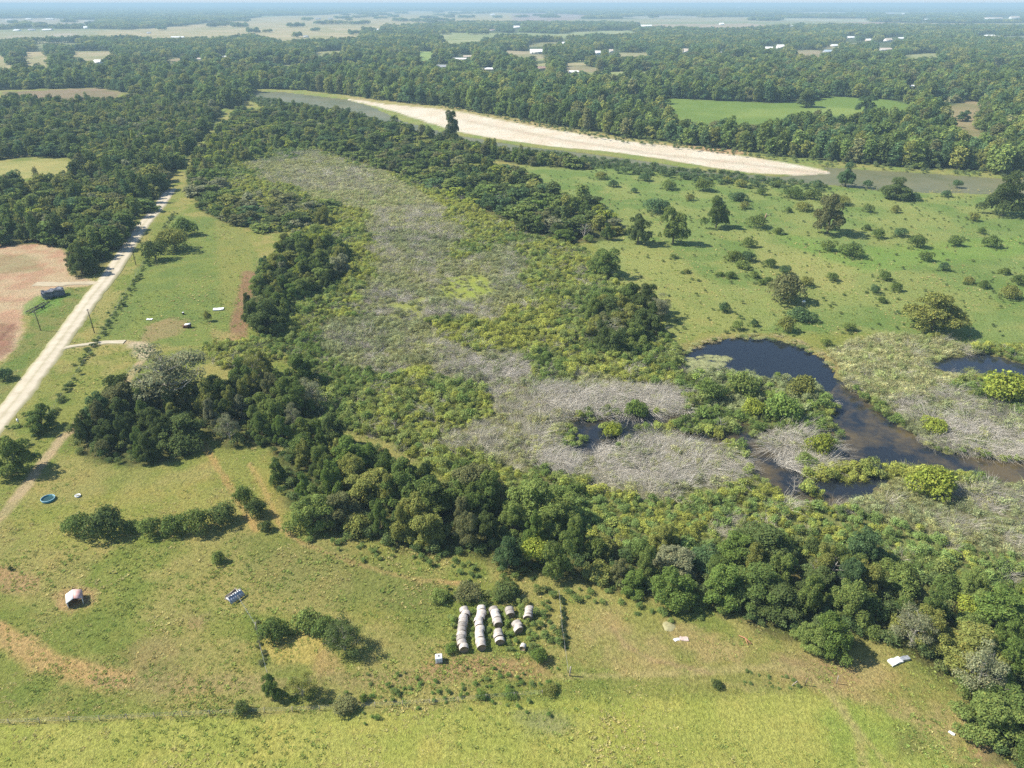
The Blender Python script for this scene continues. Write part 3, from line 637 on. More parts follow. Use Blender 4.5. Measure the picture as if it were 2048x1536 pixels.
# single trees in the pasture and near the house site: px, py of the foot, width px, height px, kind, colour, label
def zz(x, y): return 1250 + x / 2.56, 350 + y / 2.56
SINGLE = [
 (*zz(65, 352), 58, 58, 'oak', 'dark green', 'round dark tree at the left end of the pasture beside the marsh belt'),
 (*zz(245, 350), 62, 74, 'oak', 'mid green', 'leafy green tree with a long shadow, left of the pasture middle'),
 (*zz(465, 270), 68, 60, 'oak', 'deep green', 'dense dark round tree below the river willows, left of the fallen trunk'),
 (*zz(1035, 298), 80, 80, 'oak', 'brownish green', 'big two-lobed tree with ragged base in the middle of the pasture'),
 (*zz(1380, 122), 58, 42, 'oak', 'dark green', 'compact dark tree near the muddy river bend'),
 (*zz(1930, 205), 96, 88, 'oak', 'dark green', 'largest dark tree at the right edge of the pasture by the river'),
 (*zz(810, 645), 84, 56, 'bush', 'brownish green', 'broad reddish-green bushy tree above the pond'),
 (*zz(1565, 792), 118, 80, 'oak', 'olive green', 'very wide olive tree standing at the marsh edge on the right'),
 (*zz(115, 702), 66, 60, 'oak', 'dark green', 'dark tree at the pasture corner left of the pond'),
 (1208, 550, 78, 56, 'oak', 'deep green', 'rounded green tree alone between the marsh and the pasture'),
 (1690, 372, 34, 46, 'oak', 'bluish green', 'small bluish tree at the tip of the sandbar'),
 (905, 285, 46, 62, 'oak', 'dark green', 'dark open-crowned tree standing against the pale sandbar'),
 (85, 858, 66, 52, 'oak', 'deep green', 'small dark tree between the gravel road and the drive'),
 (34, 945, 92, 84, 'oak', 'mid green', 'large tree at the left edge shading the drive'),
 (352, 812, 150, 130, 'sparse', 'grey-green', 'big half-bare tree with pale limbs beside the bend of the drive'),
 (1730, 228, 40, 38, 'oak', 'bluish green', 'round tree alone in the meadow across the river'),
 (1612, 214, 56, 32, 'oak', 'dark green', 'dark tree on the far edge of the meadow across the river'),
 (1985, 238, 44, 46, 'oak', 'bluish green', 'tall bluish tree beside the bare patch across the river'),
 (1925, 242, 34, 20, 'oak', 'bluish green', 'low round tree in the bare patch across the river'),
 (690, 1300, 92, 72, 'sparse', 'dark green', 'half-bare dark tree right of the straw-coloured patch'),
 (1950, 1385, 110, 120, 'sparse', 'grey-green', 'grey tree with fine bare twigs at the corner of the lower right wood'),
 (1822, 1290, 90, 84, 'sparse', 'grey-green', 'pale grey-green tree behind the white sheet metal'),
 (1655, 1302, 100, 88, 'oak', 'fresh green', 'bright green tree jutting into the lower right field'),
 (165, 548, 60, 66, 'oak', 'dark green', 'dark tree leaning over the gravel road at the lot corner'),
 (650, 452, 50, 40, 'oak', 'olive green', 'olive tree at the top of the strip beside the marsh'),
 (540, 662, 80, 66, 'oak', 'dark green', 'dark tree at the foot of the red bare strip'),
 (2005, 795, 110, 60, 'bush', 'yellow-green', 'bright yellow-green willow at the right marsh edge'),
 (545, 1395, 44, 60, 'oak', 'deep green', 'slim dark tree on the fence below the straw-coloured patch'),
 (605, 1392, 70, 60, 'sparse', 'olive green', 'thin olive tree just right of the slim fence tree'),
]
for (u, v_, wp, hp, kd, c, lab) in SINGLE:
    p = P(u, v_); z = depth(u, v_)
    r = put_tree(kd, p.x, p.y, wp * z / F_PX * 1.0, hp * z / F_PX * 1.03, c, lab, 'tree', None, 'broadleaf_tree')
# bushes: px, py foot, width px, height px
BUSH = [(45,90,40,30),(225,75,90,55),(400,80,110,70),(590,60,70,45),(580,130,110,50),(610,172,70,45),(155,190,150,80),(675,270,110,80),(860,118,120,60),(960,122,110,60),(915,182,100,50),(835,192,40,36),(1110,150,100,50),
 (1240,190,60,50),(1380,192,50,44),(1130,50,60,55),(1240,62,60,45),(1780,236,60,55),(1640,110,60,36),(1235,282,40,36),(1295,322,70,55),(1410,312,90,50),(1495,370,100,80),(1825,300,45,38),(1690,362,80,60),(1870,370,100,76),
 (1040,385,95,64),(1155,416,150,84),(785,302,60,40),(632,368,82,56),(560,440,100,64),(630,440,90,56),(600,476,100,46),(742,472,72,52),(820,507,70,52),(660,527,58,46),(540,527,60,42),(490,517,50,28),(312,502,34,28),(1060,540,62,50),
 (1540,438,82,56),(1322,536,72,60),(1628,487,60,50),(1275,602,56,50),(1392,592,58,50),(1312,652,52,36),(1940,506,60,38),(1757,552,62,38),(1832,577,60,46),(2015,562,84,66),(1962,628,112,74),(925,568,70,56),(730,558,50,46),(505,698,72,60),
 (575,792,62,56),(660,772,46,46),(900,742,150,70),(820,800,110,100),(1142,792,82,46),(245,427,34,28),(1030,870,60,40),(1560,740,60,36),(1480,130,80,44),(1330,90,60,36),(1700,60,60,40),(980,60,70,40),(770,60,60,40),(700,100,60,40),(470,140,60,44),(330,130,60,40),
 (700,560,50,30),(100,30,70,44),(-60,60,60,40),(-120,20,70,44),(520,40,60,40),(300,20,60,40)]
PB = []
for (a, b, wz, hz) in BUSH: u, v_ = zz(a, b); PB.append((u, v_, wz / 2.56, hz / 2.56, 'pasture'))
PB.sort(key=lambda q: -q[1])
shr = []
rowsB = [PB[i:i + 9] for i in range(0, len(PB), 9)]
BC = ['deep green', 'bluish green', 'mid green', 'olive green', 'bluish green', 'deep green']
for ri, row in enumerate(rowsB):
    row = sorted(row, key=lambda q: q[0])
    for k, (u, v_, wp, hp, _) in enumerate(row):
        c = random.choice(BC); size = 'small' if wp < 26 else ('wide' if wp > 42 else 'rounded')
        rt = f'{ORD[ri]} nearest band'
        shr.append((u, v_, wp, hp, c, f'{size} {c} bush, {ORD[k]} from left, {rt}, right-hand pasture', 'bushes dotting the pasture'))
EXTRA = [
 (160,1066,64,50,'deep green','leftmost leafy bush of the row below the blue tank'),(218,1066,88,64,'dark green','largest and darkest bush of the row below the blue tank'),(265,1062,36,28,'deep green','tiny bush in the gap of the row below the blue tank'),
 (302,1070,52,46,'mid green','pointed bush in the middle of the row below the blue tank'),(352,1064,56,50,'deep green','rounded bush fourth from the left in the row below the blue tank'),(398,1060,66,58,'mid green','wide bush near the right end of the row below the blue tank'),(446,1044,60,46,'dark green','bush at the right end of the row touching the faint trail'),
 (490,1008,46,50,'mid green','uppermost bush of the thin trio between the two trails'),(514,1032,50,46,'dark green','middle bush of the thin trio between the two trails'),(533,1060,32,24,'dark green','lowest bush of the thin trio between the two trails'),
 (437,1124,32,28,'mid green','lone small bush above the collapsed shed'),(548,1275,66,48,'deep green','low bush at the upper left of the straw-coloured patch'),(612,1256,66,44,'mid green','low bush above the straw-coloured patch'),(655,1275,70,60,'deep green','leafy bush at the upper right of the straw-coloured patch'),
 (487,1424,36,34,'dark green','dark bush on the fence line at bottom left'),(690,1418,56,26,'brownish green','sprawling brown bush with dead branches on the fence line'),(728,1402,22,22,'fresh green','fresh green bush right of the sprawling brown one'),
 (350,500,76,54,'olive green','olive bush by the fence across from the dark road trees'),(312,520,56,44,'dark green','dark bush on the roadside fence below the olive one'),(372,470,50,40,'deep green','bush at the top of the small roadside field'),
 (416,642,18,26,'olive green','little bush beside the white sheet in the roadside field'),(1432,1374,26,20,'dark green','dark bush in the grass left of the leaning post'),(1100,1385,36,18,'olive green','low bush below the last hay bale row'),(962,1395,26,16,'fresh green','weedy bush in the grass below the first hay bale row'),
 (1020,1392,30,14,'fresh green','weedy bush in the grass below the third hay bale row'),(22,1139,11,9,'dark green','tiny dark bush at the left edge by the tan bare patch'),(902,1302,30,22,'fresh green','bush just left of the first hay bale row'),(1078,1322,40,36,'fresh green','bright bush right of the torn white wrap'),
 (880,1200,48,28,'mid green','bush left behind the hay bale rows'),(940,1194,64,36,'brownish green','brownish bush behind the first hay bale rows'),(1010,1192,58,34,'dark green','dark bush behind the third hay bale row'),
 (1270,832,50,40,'fresh green','green bush standing in the grey dead brush'),(1225,872,44,34,'yellow-green','yellow bush left of the brown water'),(1560,835,80,56,'fresh green','brightest green bush on the island in the pond'),(1505,830,56,44,'yellow-green','yellowish bush at the lower left of the pond island'),
 (1480,790,70,56,'mid green','green bush on top of the pond island'),(1420,800,60,48,'deep green','dark green bush at the left of the pond island'),(1600,790,64,50,'olive green','olive bush at the right end of the pond island'),(1865,862,56,34,'yellow-green','low yellow bush beside the channel'),
 (1640,905,60,50,'yellow-green','yellow-green bush on the islet of dead brush'),(1860,985,100,66,'yellow-green','big yellow-green bush below the channel'),(1610,930,44,30,'mid green','small green bush at the foot of the islet'),(10,760,40,30,'bluish green','bluish weed clump at the corner of the red lot')]
for (u, v_, wp, hp, c, lab) in EXTRA: shr.append((u, v_, wp, hp, c, lab, None))
for (u, v_, wp, hp, c, lab, gp) in shr:
    p = P(u, v_); z = depth(u, v_)
    put_tree('bush', p.x, p.y, wp * z / F_PX * 1.0, hp * z / F_PX * .92, c, lab, 'bush', gp, 'shrub')
# bare dead trees
for i, (u, v_, hp, lab) in enumerate([(1655,1165,66,'white bare tree rising out of the lower right wood'),(1630,1155,46,'shorter white bare tree beside the tall one in the lower right wood'),(1762,1118,34,'small bare white sapling in the brush above the lower right wood'),
  (1588,985,44,'pale bare tree at the lower edge of the brown water'),(1440,860,30,'bare bush-like tree standing in the brown water'),(1000,418,34,'bare pale tree in the belt above the marsh'),(1168,478,34,'bare forked tree at the edge of the marsh belt'),
  (1310,985,34,'bare tree at the bottom of the grey brush'),(792,868,34,'small leafless tree in the green thicket'),(620,770,40,'pale leafless tree above the wood clump'),(1925,1290,50,'leafless tree among the crowns at lower right'),(470,740,40,'pale bare tree right of the big half-bare tree'),
  (1240,655,46,'bare tree in the dark group west of the pond')]):
    p = P(u, v_); z = depth(u, v_); h = hp * z / F_PX * 1.1; o = ob('dead_tree', DEADT[i % 3], loc=(p.x, p.y, 0), rot=(.05, .06, i * 1.3), scl=(h / 7.5 * .9, h / 7.5 * .9, h / 7.5))
    tag(o, lab, 'dead tree')
# woods as a mass: everything farther
pts, sc, pk, tn, rz = [], [], [], [], []
def tintc(c, k): q = PAL[c]; return (q[0] * k, q[1] * k, q[2] * k)
for q in rest:
    pts.append((q[0], q[1], 0)); kd = q[2] if q[2] in ('oak', 'tall') else 'oak'
    s = q[4] / 10.5 if kd == 'oak' else q[4] / 7.5; pk.append(random.randrange(4) if kd == 'oak' else 4 + random.randrange(3))
    sc.append((s, s, q[3] / (9 if kd == 'oak' else 14))); tn.append(tintc(q[5], .9 + .2 * random.random())); rz.append(random.random() * 6.28)
def far_ok(X, Y, hgt, rad=3.0):
    a, b = proj(X, Y); k = pip(FARLINE, a, b) & (a > -180) & (a < 2230)
    a2, b2 = proj(X, Y, hgt)
    keep = fbm(X + 33, Y, 170) > .73
    for poly in CLEAR[:20]: k &= keep | ~(pip(poly, a, b) | pip(poly, a, (b + b2) / 2))
    for poly in CLEAR[20:]: k &= ~(pip(poly, a, b) | pip(poly, a, b2 * .75 + b * .25) | pip(poly, a, (b + b2) / 2))
    for (u, v_, wp, hp, *_r) in BUILDINGS: k &= ~((np.abs(a - u) < wp * .5 + 3 + rad * F_PX / np.maximum(Y, 1)) & (b > v_ - hp - 2) & (b2 < v_ + 1))
    return k
FC = ['dark green', 'deep green', 'bluish green', 'olive green', 'mid green', 'brownish green']
g = np.random.default_rng(21)
d = 380.0
while d < 1700:
    s = 9.0 + max(0, (d - 700)) * .006; th = np.arange(-.78, .78, s / d); X = th * d + (g.random(len(th)) - .5) * s * .8; Y = d + (g.random(len(th)) - .5) * s * .8
    hg = 10 + 6 * g.random(len(th)); big = fbm(X, Y, 60) > .5; hg = hg + 4 * big
    k = far_ok(X, Y, hg) & ~midclear(X, Y)
    # sparser scattered trees around the houses across the river
    a, b = proj(X, Y); k &= ~((b < 125) & (fbm(X, Y, 55) < .41))
    for x, y, h in zip(X[k], Y[k], hg[k]):
        n = float(fbm(np.array(x), np.array(y), 80)); tall = g.random() < (.5 if d < 760 else .25)
        c = FC[int(g.choice(6, p=[.22, .25, .2, .13, .14, .06]))] if n < .52 else FC[int(g.choice(6, p=[.12, .22, .2, .16, .24, .06]))]
        pts.append((x, y, 0)); w_ = s * (.85 + 1.1 * g.random() ** 2) / 10.5 if not tall else s * (1.0 + .4 * g.random()) / 7.5
        sc.append((w_, w_, h * (1.2 if tall else 1) / (9 if not tall else 14))); pk.append(4 + int(g.integers(3)) if tall else int(g.integers(4)))
        tn.append(tintc(c, .9 + .5 * g.random())); rz.append(g.random() * 6.28)
    d += s * .87
while d < 26000:
    s = .0125 * d; th = np.arange(-.82, .82, s / d); X = th * d + (g.random(len(th)) - .5) * s; Y = d + (g.random(len(th)) - .5) * s
    k = far_ok(X, Y, np.full(len(X), 13.0), s * .35) & ~farclear(X, Y)
    for x, y in zip(X[k], Y[k]):
        q = s * (.55 + .25 * g.random()) / 19; pts.append((x, y, 0)); sc.append((q, q, (.9 + .5 * g.random()) * min(2.2, 1 + d / 16000))); pk.append(7 + int(g.integers(4)))
        tn.append(tintc(FC[int(g.integers(4))], .9 + .5 * g.random())); rz.append(g.random() * 6.28)
    d += s * .8
NW = len(pts)
scatter('woodland', 'far woods of dark round crowns stretching to the hazy horizon', 'woodland', WOOD[::-1], pts, rz, sc, pk, tn)

# ------------------------------------------------------------------ thicket, dead brush, reeds, weeds
def clump(seed, n, size, r, h, k=6):
    g = np.random.default_rng(seed); lb = []
    for i in range(k):
        a = g.random() * 6.28; q = r * .6 * g.random() ** .5; s = r * (.35 + .3 * g.random()); lb.append((math.cos(a) * q, math.sin(a) * q, h * (.3 + .45 * g.random()), s, s, s * .8 * h / r))
    return leafcloud(lb, n, size, g, inner=.4)
def twigs(seed, n, L, lean, wid=.035, spread=1.0):
    g = np.random.default_rng(seed); V_, F_ = [], []
    for i in range(n):
        a = g.random() * 6.28; r = spread * g.random() ** .5; p = np.array([math.cos(a) * r, math.sin(a) * r, 0.0])
        d = np.array([math.cos(a) * .5 + lean, math.sin(a) * .5, .9 - .6 * abs(lean)]) + g.normal(size=3) * .35; d[2] = abs(d[2]); d /= np.linalg.norm(d)
        l = L * (.5 + .7 * g.random()); w_ = wid * (.6 + .8 * g.random()); side = np.cross(d, g.normal(size=3)); side /= np.linalg.norm(side); s2 = np.cross(d, side)
        mid = p + d * l * .5 + g.normal(size=3) * .08 * l; end = mid + (d + np.array([lean * .5, 0, -.35])) * l * .5
        for st, q, ww in ((p, mid, 1), (mid, end, .6)):
            b = len(V_); 
            for c_, k_ in ((st, ww), (q, ww * .55)):
                for an in (0, 2.09, 4.19): V_.append(c_ + (side * math.cos(an) + s2 * math.sin(an)) * w_ * k_)
            for j in range(3): F_.append((b + j, b + (j + 1) % 3, b + 3 + (j + 1) % 3, b + 3 + j))
    return np.array(V_), np.array(F_)
GB = [mesh_np('shrub_clump', *clump(400 + i, 520, .11, 1.35, 1.25 + .2 * (i % 3)), LEAF_S) for i in range(6)]
def mixclump(seed):
    v, f = clump(seed, 260, .105, 1.25, 1.15); v2, f2 = twigs(seed, 46, 1.9, .2, .024)
    return mesh_np('mixed_clump', np.vstack([v, v2]), np.vstack([f, f2 + len(v)]), [LEAF_S])
GB += [mixclump(450 + i) for i in range(3)]
m, t = newmat('dead_twigs'); a = N(t, 'ShaderNodeAttribute'); a.attribute_type = 'INSTANCER'; a.attribute_name = 'tint'
g_ = t.nodes.new('ShaderNodeNewGeometry'); v = t.nodes.new('ShaderNodeVectorMath'); v.operation = 'SCALE'
t.links.new(a.outputs['Color'], v.inputs[0]); t.links.new(mathn(t, 'ADD', mathn(t, 'MULTIPLY', g_.outputs['Random Per Island'], .8), .6), v.inputs['Scale'])
pbr(t, v.outputs[0], .9, spec=.1); TWIG = m
DB = [mesh_np('dead_clump', *twigs(500 + i, 85, 3.0, .7, .021, .9), TWIG) for i in range(5)] + [mesh_np('dead_clump', *twigs(510 + i, 70, 2.2, .2, .021, .8), TWIG) for i in range(2)]
pts, sc, pk, tn, rz = [], [], [], [], []; dpts, dsc, dpk, dtn, drz = [], [], [], [], []
g = np.random.default_rng(31)
X, Y, a, b = grid(THICKET, 1.7, g)
clear2 = pip([(1585,712),(1672,715),(1700,800),(1655,805),(1640,772),(1600,758)], a, b) | pip([(1375,716),(1440,726),(1640,748),(1640,762),(1500,748),(1440,742),(1380,748)], a, b)
wt = pip(POND, a, b) | pip(POND2, a, b) | pip(CHANNEL, a, b)
deadp = np.full(len(X), .10)
wa = a + (fbm(X, Y + 60, 12) - .5) * 110; wb = b + (fbm(X + 60, Y, 12) - .5) * 60
for sh in (1.0, .5):
    for p_, k_ in DEAD: deadp = np.where(pip(p_, a + (wa - a) * sh, b + (wb - b) * sh), np.maximum(deadp, k_ * (.62 if sh == 1.0 else .9)), deadp)
nz = fbm(X, Y, 14); nz2 = fbm(X + 300, Y, 30); nz3 = fbm(X, Y + 400, 7)
deepw = pip([(1640,750),(1700,778),(1745,812),(1800,855),(1860,895),(1960,915),(2048,925),(2150,930),(2150,968),(1900,945),(1790,935),(1700,930),(1690,880),(1660,850),(1670,800)], a, b) | pip(POND, a, b) | pip(POND2, a, b)
b_up = b - 9
front = pip(POND, a, b_up) | pip(POND2, a, b_up) | pip(CHANNEL, a, b_up)
inwater = (wt & (nz < .545)) | (deepw & (nz < .8)) | (front & (nz < .50)) | clear2
island = pip([(1385,745),(1450,728),(1560,742),(1640,755),(1650,800),(1600,838),(1500,832),(1420,820),(1385,790)], a, b)
straw = pip([(1650,690),(1760,665),(1940,690),(1960,740),(1850,800),(1740,800),(1670,760)], a, b) | pip([(560,330),(760,340),(900,420),(760,430),(620,400)], a, b)
openp = pip([(870,555),(960,548),(1000,575),(950,610),(880,600)], a, b) | pip([(770,610),(860,590),(840,640),(740,660)], a, b)
for i in range(len(X)):
    x, y = X[i], Y[i]
    if inwater[i]: continue
    if openp[i] and g.random() < .7: continue
    r = g.random(); dp = deadp[i] + ((nz3[i] - .5) * 1.6 + (nz[i] - .5) * 1.6) * (deadp[i] > .2)
    z = -.35 if wt[i] else -.05
    if r < dp:
        if g.random() < .42 + (.3 if nz3[i] < .46 else 0): continue
        s = .75 + .9 * g.random() ** 1.5; dpts.append((x, y, z)); dsc.append((s, s, s * (.7 + .5 * g.random()))); dpk.append(int(g.integers(7)))
        k = .7 + .75 * g.random() ** 1.5; c = (.47, .435, .37) if nz2[i] < .52 else (.49, .455, .35); dtn.append(tuple(q * k for q in c)); drz.append(-.35 + (nz2[i] - .5) * 6 + g.normal() * .35 + (3.1 if g.random() < .15 else 0))
        if g.random() < .45: continue
    s = (.65 + .75 * g.random() ** 1.5) * (1.2 if nz[i] > .52 else .9); n = nz2[i] * .6 + nz3[i] * .4 + g.normal() * .07
    if straw[i]: c = (.52, .53, .27) if g.random() < .65 else (.42, .48, .20)
    elif island[i]: c = (.34, .46, .11) if n > .5 else (.36, .42, .2)
    elif n > .57: c = (.42, .46, .11)
    elif n > .50: c = (.36, .43, .115)
    elif n > .42: c = (.32, .39, .125)
    else: c = (.21, .30, .085)
    if b[i] > 1000 and g.random() < .5: c = (.27, .38, .12)
    if deadp[i] > .2 and not island[i]: c = tuple(.5 * u + .5 * v_ for u, v_ in zip(c, (.52, .52, .33)))
    k = .7 + .5 * g.random(); pts.append((x, y, z)); sc.append((s, s, s * (.8 + .6 * g.random()))); tn.append(tuple(q * k for q in c)); rz.append(g.random() * 6.28)
    pk.append(int(g.integers(6)) if not (straw[i] or deadp[i] > .2 or g.random() < .25) else 6 + int(g.integers(3)))
# roadside hedge and undergrowth below the woods
def along(line, sp, wob, smin, smax, cols):
    P_ = [P(*p) for p in line]
    for p, q in zip(P_[:-1], P_[1:]):
        L = (q - p).length
        for k in range(max(1, int(L / sp))):
            if g.random() < .25: continue
            o = p.lerp(q, (k + g.random()) / max(1, L / sp)); s = smin + (smax - smin) * g.random()
            pts.append((o.x + g.normal() * wob, o.y + g.normal() * wob, -.05)); sc.append((s, s, s)); c = cols[int(g.integers(len(cols)))]; tn.append(c); rz.append(g.random() * 6.28); pk.append(int(g.integers(6)))
HC = [(.11, .17, .06), (.16, .22, .08), (.21, .26, .09)]
along([(350,425),(318,478),(285,545),(250,600),(215,650),(182,700),(150,755),(118,805),(70,880),(30,930)], 1.1, .9, .45, 1.0, HC)
along([(1125,1195),(1127,1260),(1130,1300)], .5, .15, .3, .6, [(.07, .11, .05)])
along([(560,1380),(700,1400),(850,1385),(1000,1380),(1130,1350)], 1.0, 1.6, .25, .6, [(.16, .27, .07), (.20, .28, .09)])
along([(700,1400),(1100,1372)], .6, 2.5, .25, .5, [(.16, .27, .07), (.20, .28, .09)])
along([(1480,1355),(1550,1362),(1612,1372)], .3, 1.1, .18, .4, [(.2, .28, .09)])
along([(515,1240),(520,1290),(530,1340)], .7, .5, .25, .5, [(.17, .2, .09)])
along([(900,1200),(1060,1190),(1100,1180)], .5, 2.2, .5, 1.0, [(.2, .28, .08), (.14, .19, .07), (.26, .3, .1)])
for q in ([(975,1285),(977,1225)], [(1015,1290),(1010,1215)], [(1075,1310),(1035,1200)], [(1050,1250),(1040,1195)], [(908,1310),(905,1230)], [(945,1290),(944,1220)], [(1025,1300),(1018,1225)]): along(q, .45, .45, .3, .62, [(.26, .36, .1), (.32, .39, .12), (.22, .29, .1)])
for ln in ([(1200,1190),(1300,1215),(1420,1240)], [(1180,1180),(1120,1190),(1085,1230),(1090,1300)], [(620,1075),(760,1095),(900,1130),(1040,1170)], [(-20,870),(40,850),(70,830)]): along(ln, .7, 1.6, .4, .9, [(.18, .26, .08), (.22, .3, .09)])
for zi in (0, 1, 2, 3, 4, 5, 7, 9):
    Xu, Yu, au, bu = grid(TREEZONES[zi][1], 3.2, g)
    for x, y in zip(Xu, Yu):
        s = .8 + .8 * g.random(); pts.append((x, y, -.05)); sc.append((s, s, s * 1.1)); tn.append(HC[int(g.integers(3))]); rz.append(g.random() * 6.28); pk.append(int(g.integers(6)))
for poly, sp, cols, s0 in (([(480,190),(560,204),(700,228),(850,272),(1040,304),(1280,334),(1540,364),(1500,368),(1280,345),(1000,308),(840,290),(700,250),(520,215)], 4.5, [(.13, .19, .08), (.17, .23, .09)], 2.0),
                     ([(1040,305),(1300,332),(1560,362),(1660,372),(1660,385),(1500,380),(1250,350),(1040,320)], 5.5, [(.13, .19, .08), (.15, .22, .09)], 2.2),
                     ([(700,186),(900,210),(1240,274),(1640,322),(2200,360),(2200,368),(1640,332),(1200,280),(900,218),(700,194)], 6, [(.2, .26, .1), (.17, .22, .09)], 1.6)):
    Xu, Yu, au, bu = grid(poly, sp, g)
    for x, y in zip(Xu, Yu):
        if g.random() < .25: continue
        s = s0 * (.5 + .8 * g.random()); pts.append((x, y, -.1)); sc.append((s, s, s * 1.1)); tn.append(cols[int(g.integers(2))]); rz.append(g.random() * 6.28); pk.append(int(g.integers(6)))
Xu, Yu, au, bu = grid(PASTURE, 5.5, g)
for x, y in zip(Xu, Yu):
    if g.random() < .6: continue
    s = .3 + .6 * g.random() ** 2; pts.append((x, y, -.05)); sc.append((s, s, s)); tn.append(HC[int(g.integers(3))]); rz.append(g.random() * 6.28); pk.append(int(g.integers(6)))
for (u, v_, wp, hp, c, lab, gp_) in shr:
    if gp_ is None: continue
    p = P(u, v_); wd = wp * depth(u, v_) / F_PX
    for q in range(int(5 + 7 * g.random())):
        an = g.random() * 6.28; rr = wd * (.35 + .5 * g.random()); s = .3 + .6 * g.random()
        pts.append((p.x + math.cos(an) * rr, p.y + math.sin(an) * rr, -.05)); sc.append((s, s, s * .8)); tn.append([(.20, .27, .09), (.26, .32, .1), (.14, .2, .07)][int(g.integers(3))]); rz.append(an); pk.append(int(g.integers(9)))
for poly, sp in (([(1372,716),(1420,708),(1462,712),(1455,726),(1410,738),(1375,745)], 1.5), ([(1366,700),(1400,682),(1470,670),(1560,668),(1640,700),(1668,735),(1655,728),(1600,694),(1545,679),(1460,679),(1395,694),(1372,712)], 1.9)):
    Xu, Yu, au, bu = grid(poly, sp, g)
    for x, y in zip(Xu, Yu):
        if g.random() < .35: continue
        s = .6 + .6 * g.random(); fl_ = sp < 1.6
        pts.append((x, y, -.42 if fl_ else -.1)); sc.append((s * 1.3, s * 1.3, s * (.07 if fl_ else .35))); tn.append((.40, .43, .22) if fl_ else [(.4, .42, .18), (.22, .28, .1), (.46, .42, .22)][int(g.integers(3))]); rz.append(g.random() * 6.28); pk.append(int(g.integers(9)))
scatter('shrubbery', 'tangled green and yellowish thicket filling the marsh', 'shrubbery', GB[::-1], pts, rz, sc, pk, tn)
for poly, n_, s0 in (([(1070,775),(1340,778),(1372,812),(1260,826),(1130,838),(1075,830)], 190, 1.5), ([(1540,866),(1600,856),(1672,900),(1645,938),(1565,930)], 45, 1.4), ([(1840,850),(1900,840),(2060,862),(2060,905),(1900,897)], 60, 1.4), ([(1200,890),(1380,890),(1480,915),(1490,960),(1300,985),(1180,950)], 150, 1.3),
                     ([(1070,850),(1120,905),(1180,930),(1150,960),(1060,930)], 60, 1.3), ([(870,700),(960,715),(1040,735),(1040,760),(950,750),(860,725)], 50, 1.2), ([(790,430),(880,420),(910,470),(820,500)], 40, 1.3)):
    Xu, Yu, au, bu = grid(poly, 2.0, g); o_ = g.permutation(len(Xu))[:n_]
    for x, y in zip(Xu[o_], Yu[o_]):
        s = s0 * (.8 + .7 * g.random()); dpts.append((x, y, -.2)); dsc.append((s * 1.25, s, s * .75)); dpk.append(int(g.integers(2, 7))); k = .95 + .45 * g.random(); dtn.append((.47 * k, .435 * k, .37 * k)); drz.append(-.4 + (float(fbm(np.array(x), np.array(y), 9)) - .5) * 7 + g.normal() * .2)
scatter('dead_brush', 'grey leafless brush lying over the middle of the marsh', 'dead brush', DB[::-1], dpts, drz, dsc, dpk, dtn)
# grass tufts
def tuft(seed, n, h, wd):
    g = np.random.default_rng(seed); V_ = []; 
    for i in range(n):
        a = g.random() * 6.28; r = wd * g.random() ** .5; p = np.array([math.cos(a) * r, math.sin(a) * r, -.05]); d = np.array([math.cos(a) * .5, math.sin(a) * .5, .8]) + g.normal(size=3) * .25
        l = h * (.5 + .7 * g.random()); s = np.array([-d[1], d[0], 0]); s /= np.linalg.norm(s) + 1e-6; w_ = .05 + .05 * g.random()
        V_ += [p - s * w_, p + s * w_, p + d * l * .7 + s * w_ * .9, p + d * l]
    return np.array(V_), np.arange(n * 4).reshape(n, 4)
TF = [mesh_np('tuft', *tuft(600 + i, 26, .42, .4), LEAF_S) for i in range(4)]
gp, gs, gk, gt, gr_ = [], [], [], [], []
d = 72.0
while d < 470:
    s = .0068 * d; th = np.arange(-1.45, 1.45, s / d); X = th * d + (g.random(len(th)) - .5) * s; Y = d + (g.random(len(th)) - .5) * s
    a, b = proj(X, Y); k = (a > -30) & (a < 2080) & (b < 1560)
    for p_ in (THICKET, POND, CHANNEL, DIRTLOT): k &= ~pip(p_, a, b)
    k &= ~(line_mask(ROAD, X, Y, 8, .3) > .3); k &= ~(line_mask(DRIVE, X, Y, 3.4, .3) > .3)
    k &= (fbm(X, Y, 5) + g.normal(size=len(X)) * .3) > .47
    lush = fbm(X + 77, Y, 10); lowf = pip([(-400,1460),(700,1430),(1130,1400),(1640,1388),(1990,1600),(-400,1600)], a, b)
    for x, y, L_, lf in zip(X[k], Y[k], lush[k], lowf[k]):
        if lf and g.random() < .5: continue
        q = (.3 + .5 * g.random() ** 3) * (1 + d / 350); gp.append((x, y, 0)); gs.append((q, q, q * (.5 + .4 * g.random()))); gk.append(int(g.integers(4))); gr_.append(g.random() * 6.28)
        c = [(.30, .36, .10), (.25, .34, .09), (.42, .43, .15), (.50, .46, .2)][int(min(3, max(0, (L_ - .38) * 14 + g.normal() * .8)))]; kk = .8 + .5 * g.random(); gt.append(tuple(v_ * kk for v_ in c))
    d += s * .9
scatter('grass', 'tufts of weeds and dry grass across the near fields', 'grass', TF, gp, gr_, gs, gk, gt)
print('counts: woodland', NW, 'shrub', len(pts), 'dead', len(dpts), 'grass', len(gp), 'near trees', len(near), 'rest', len(rest))

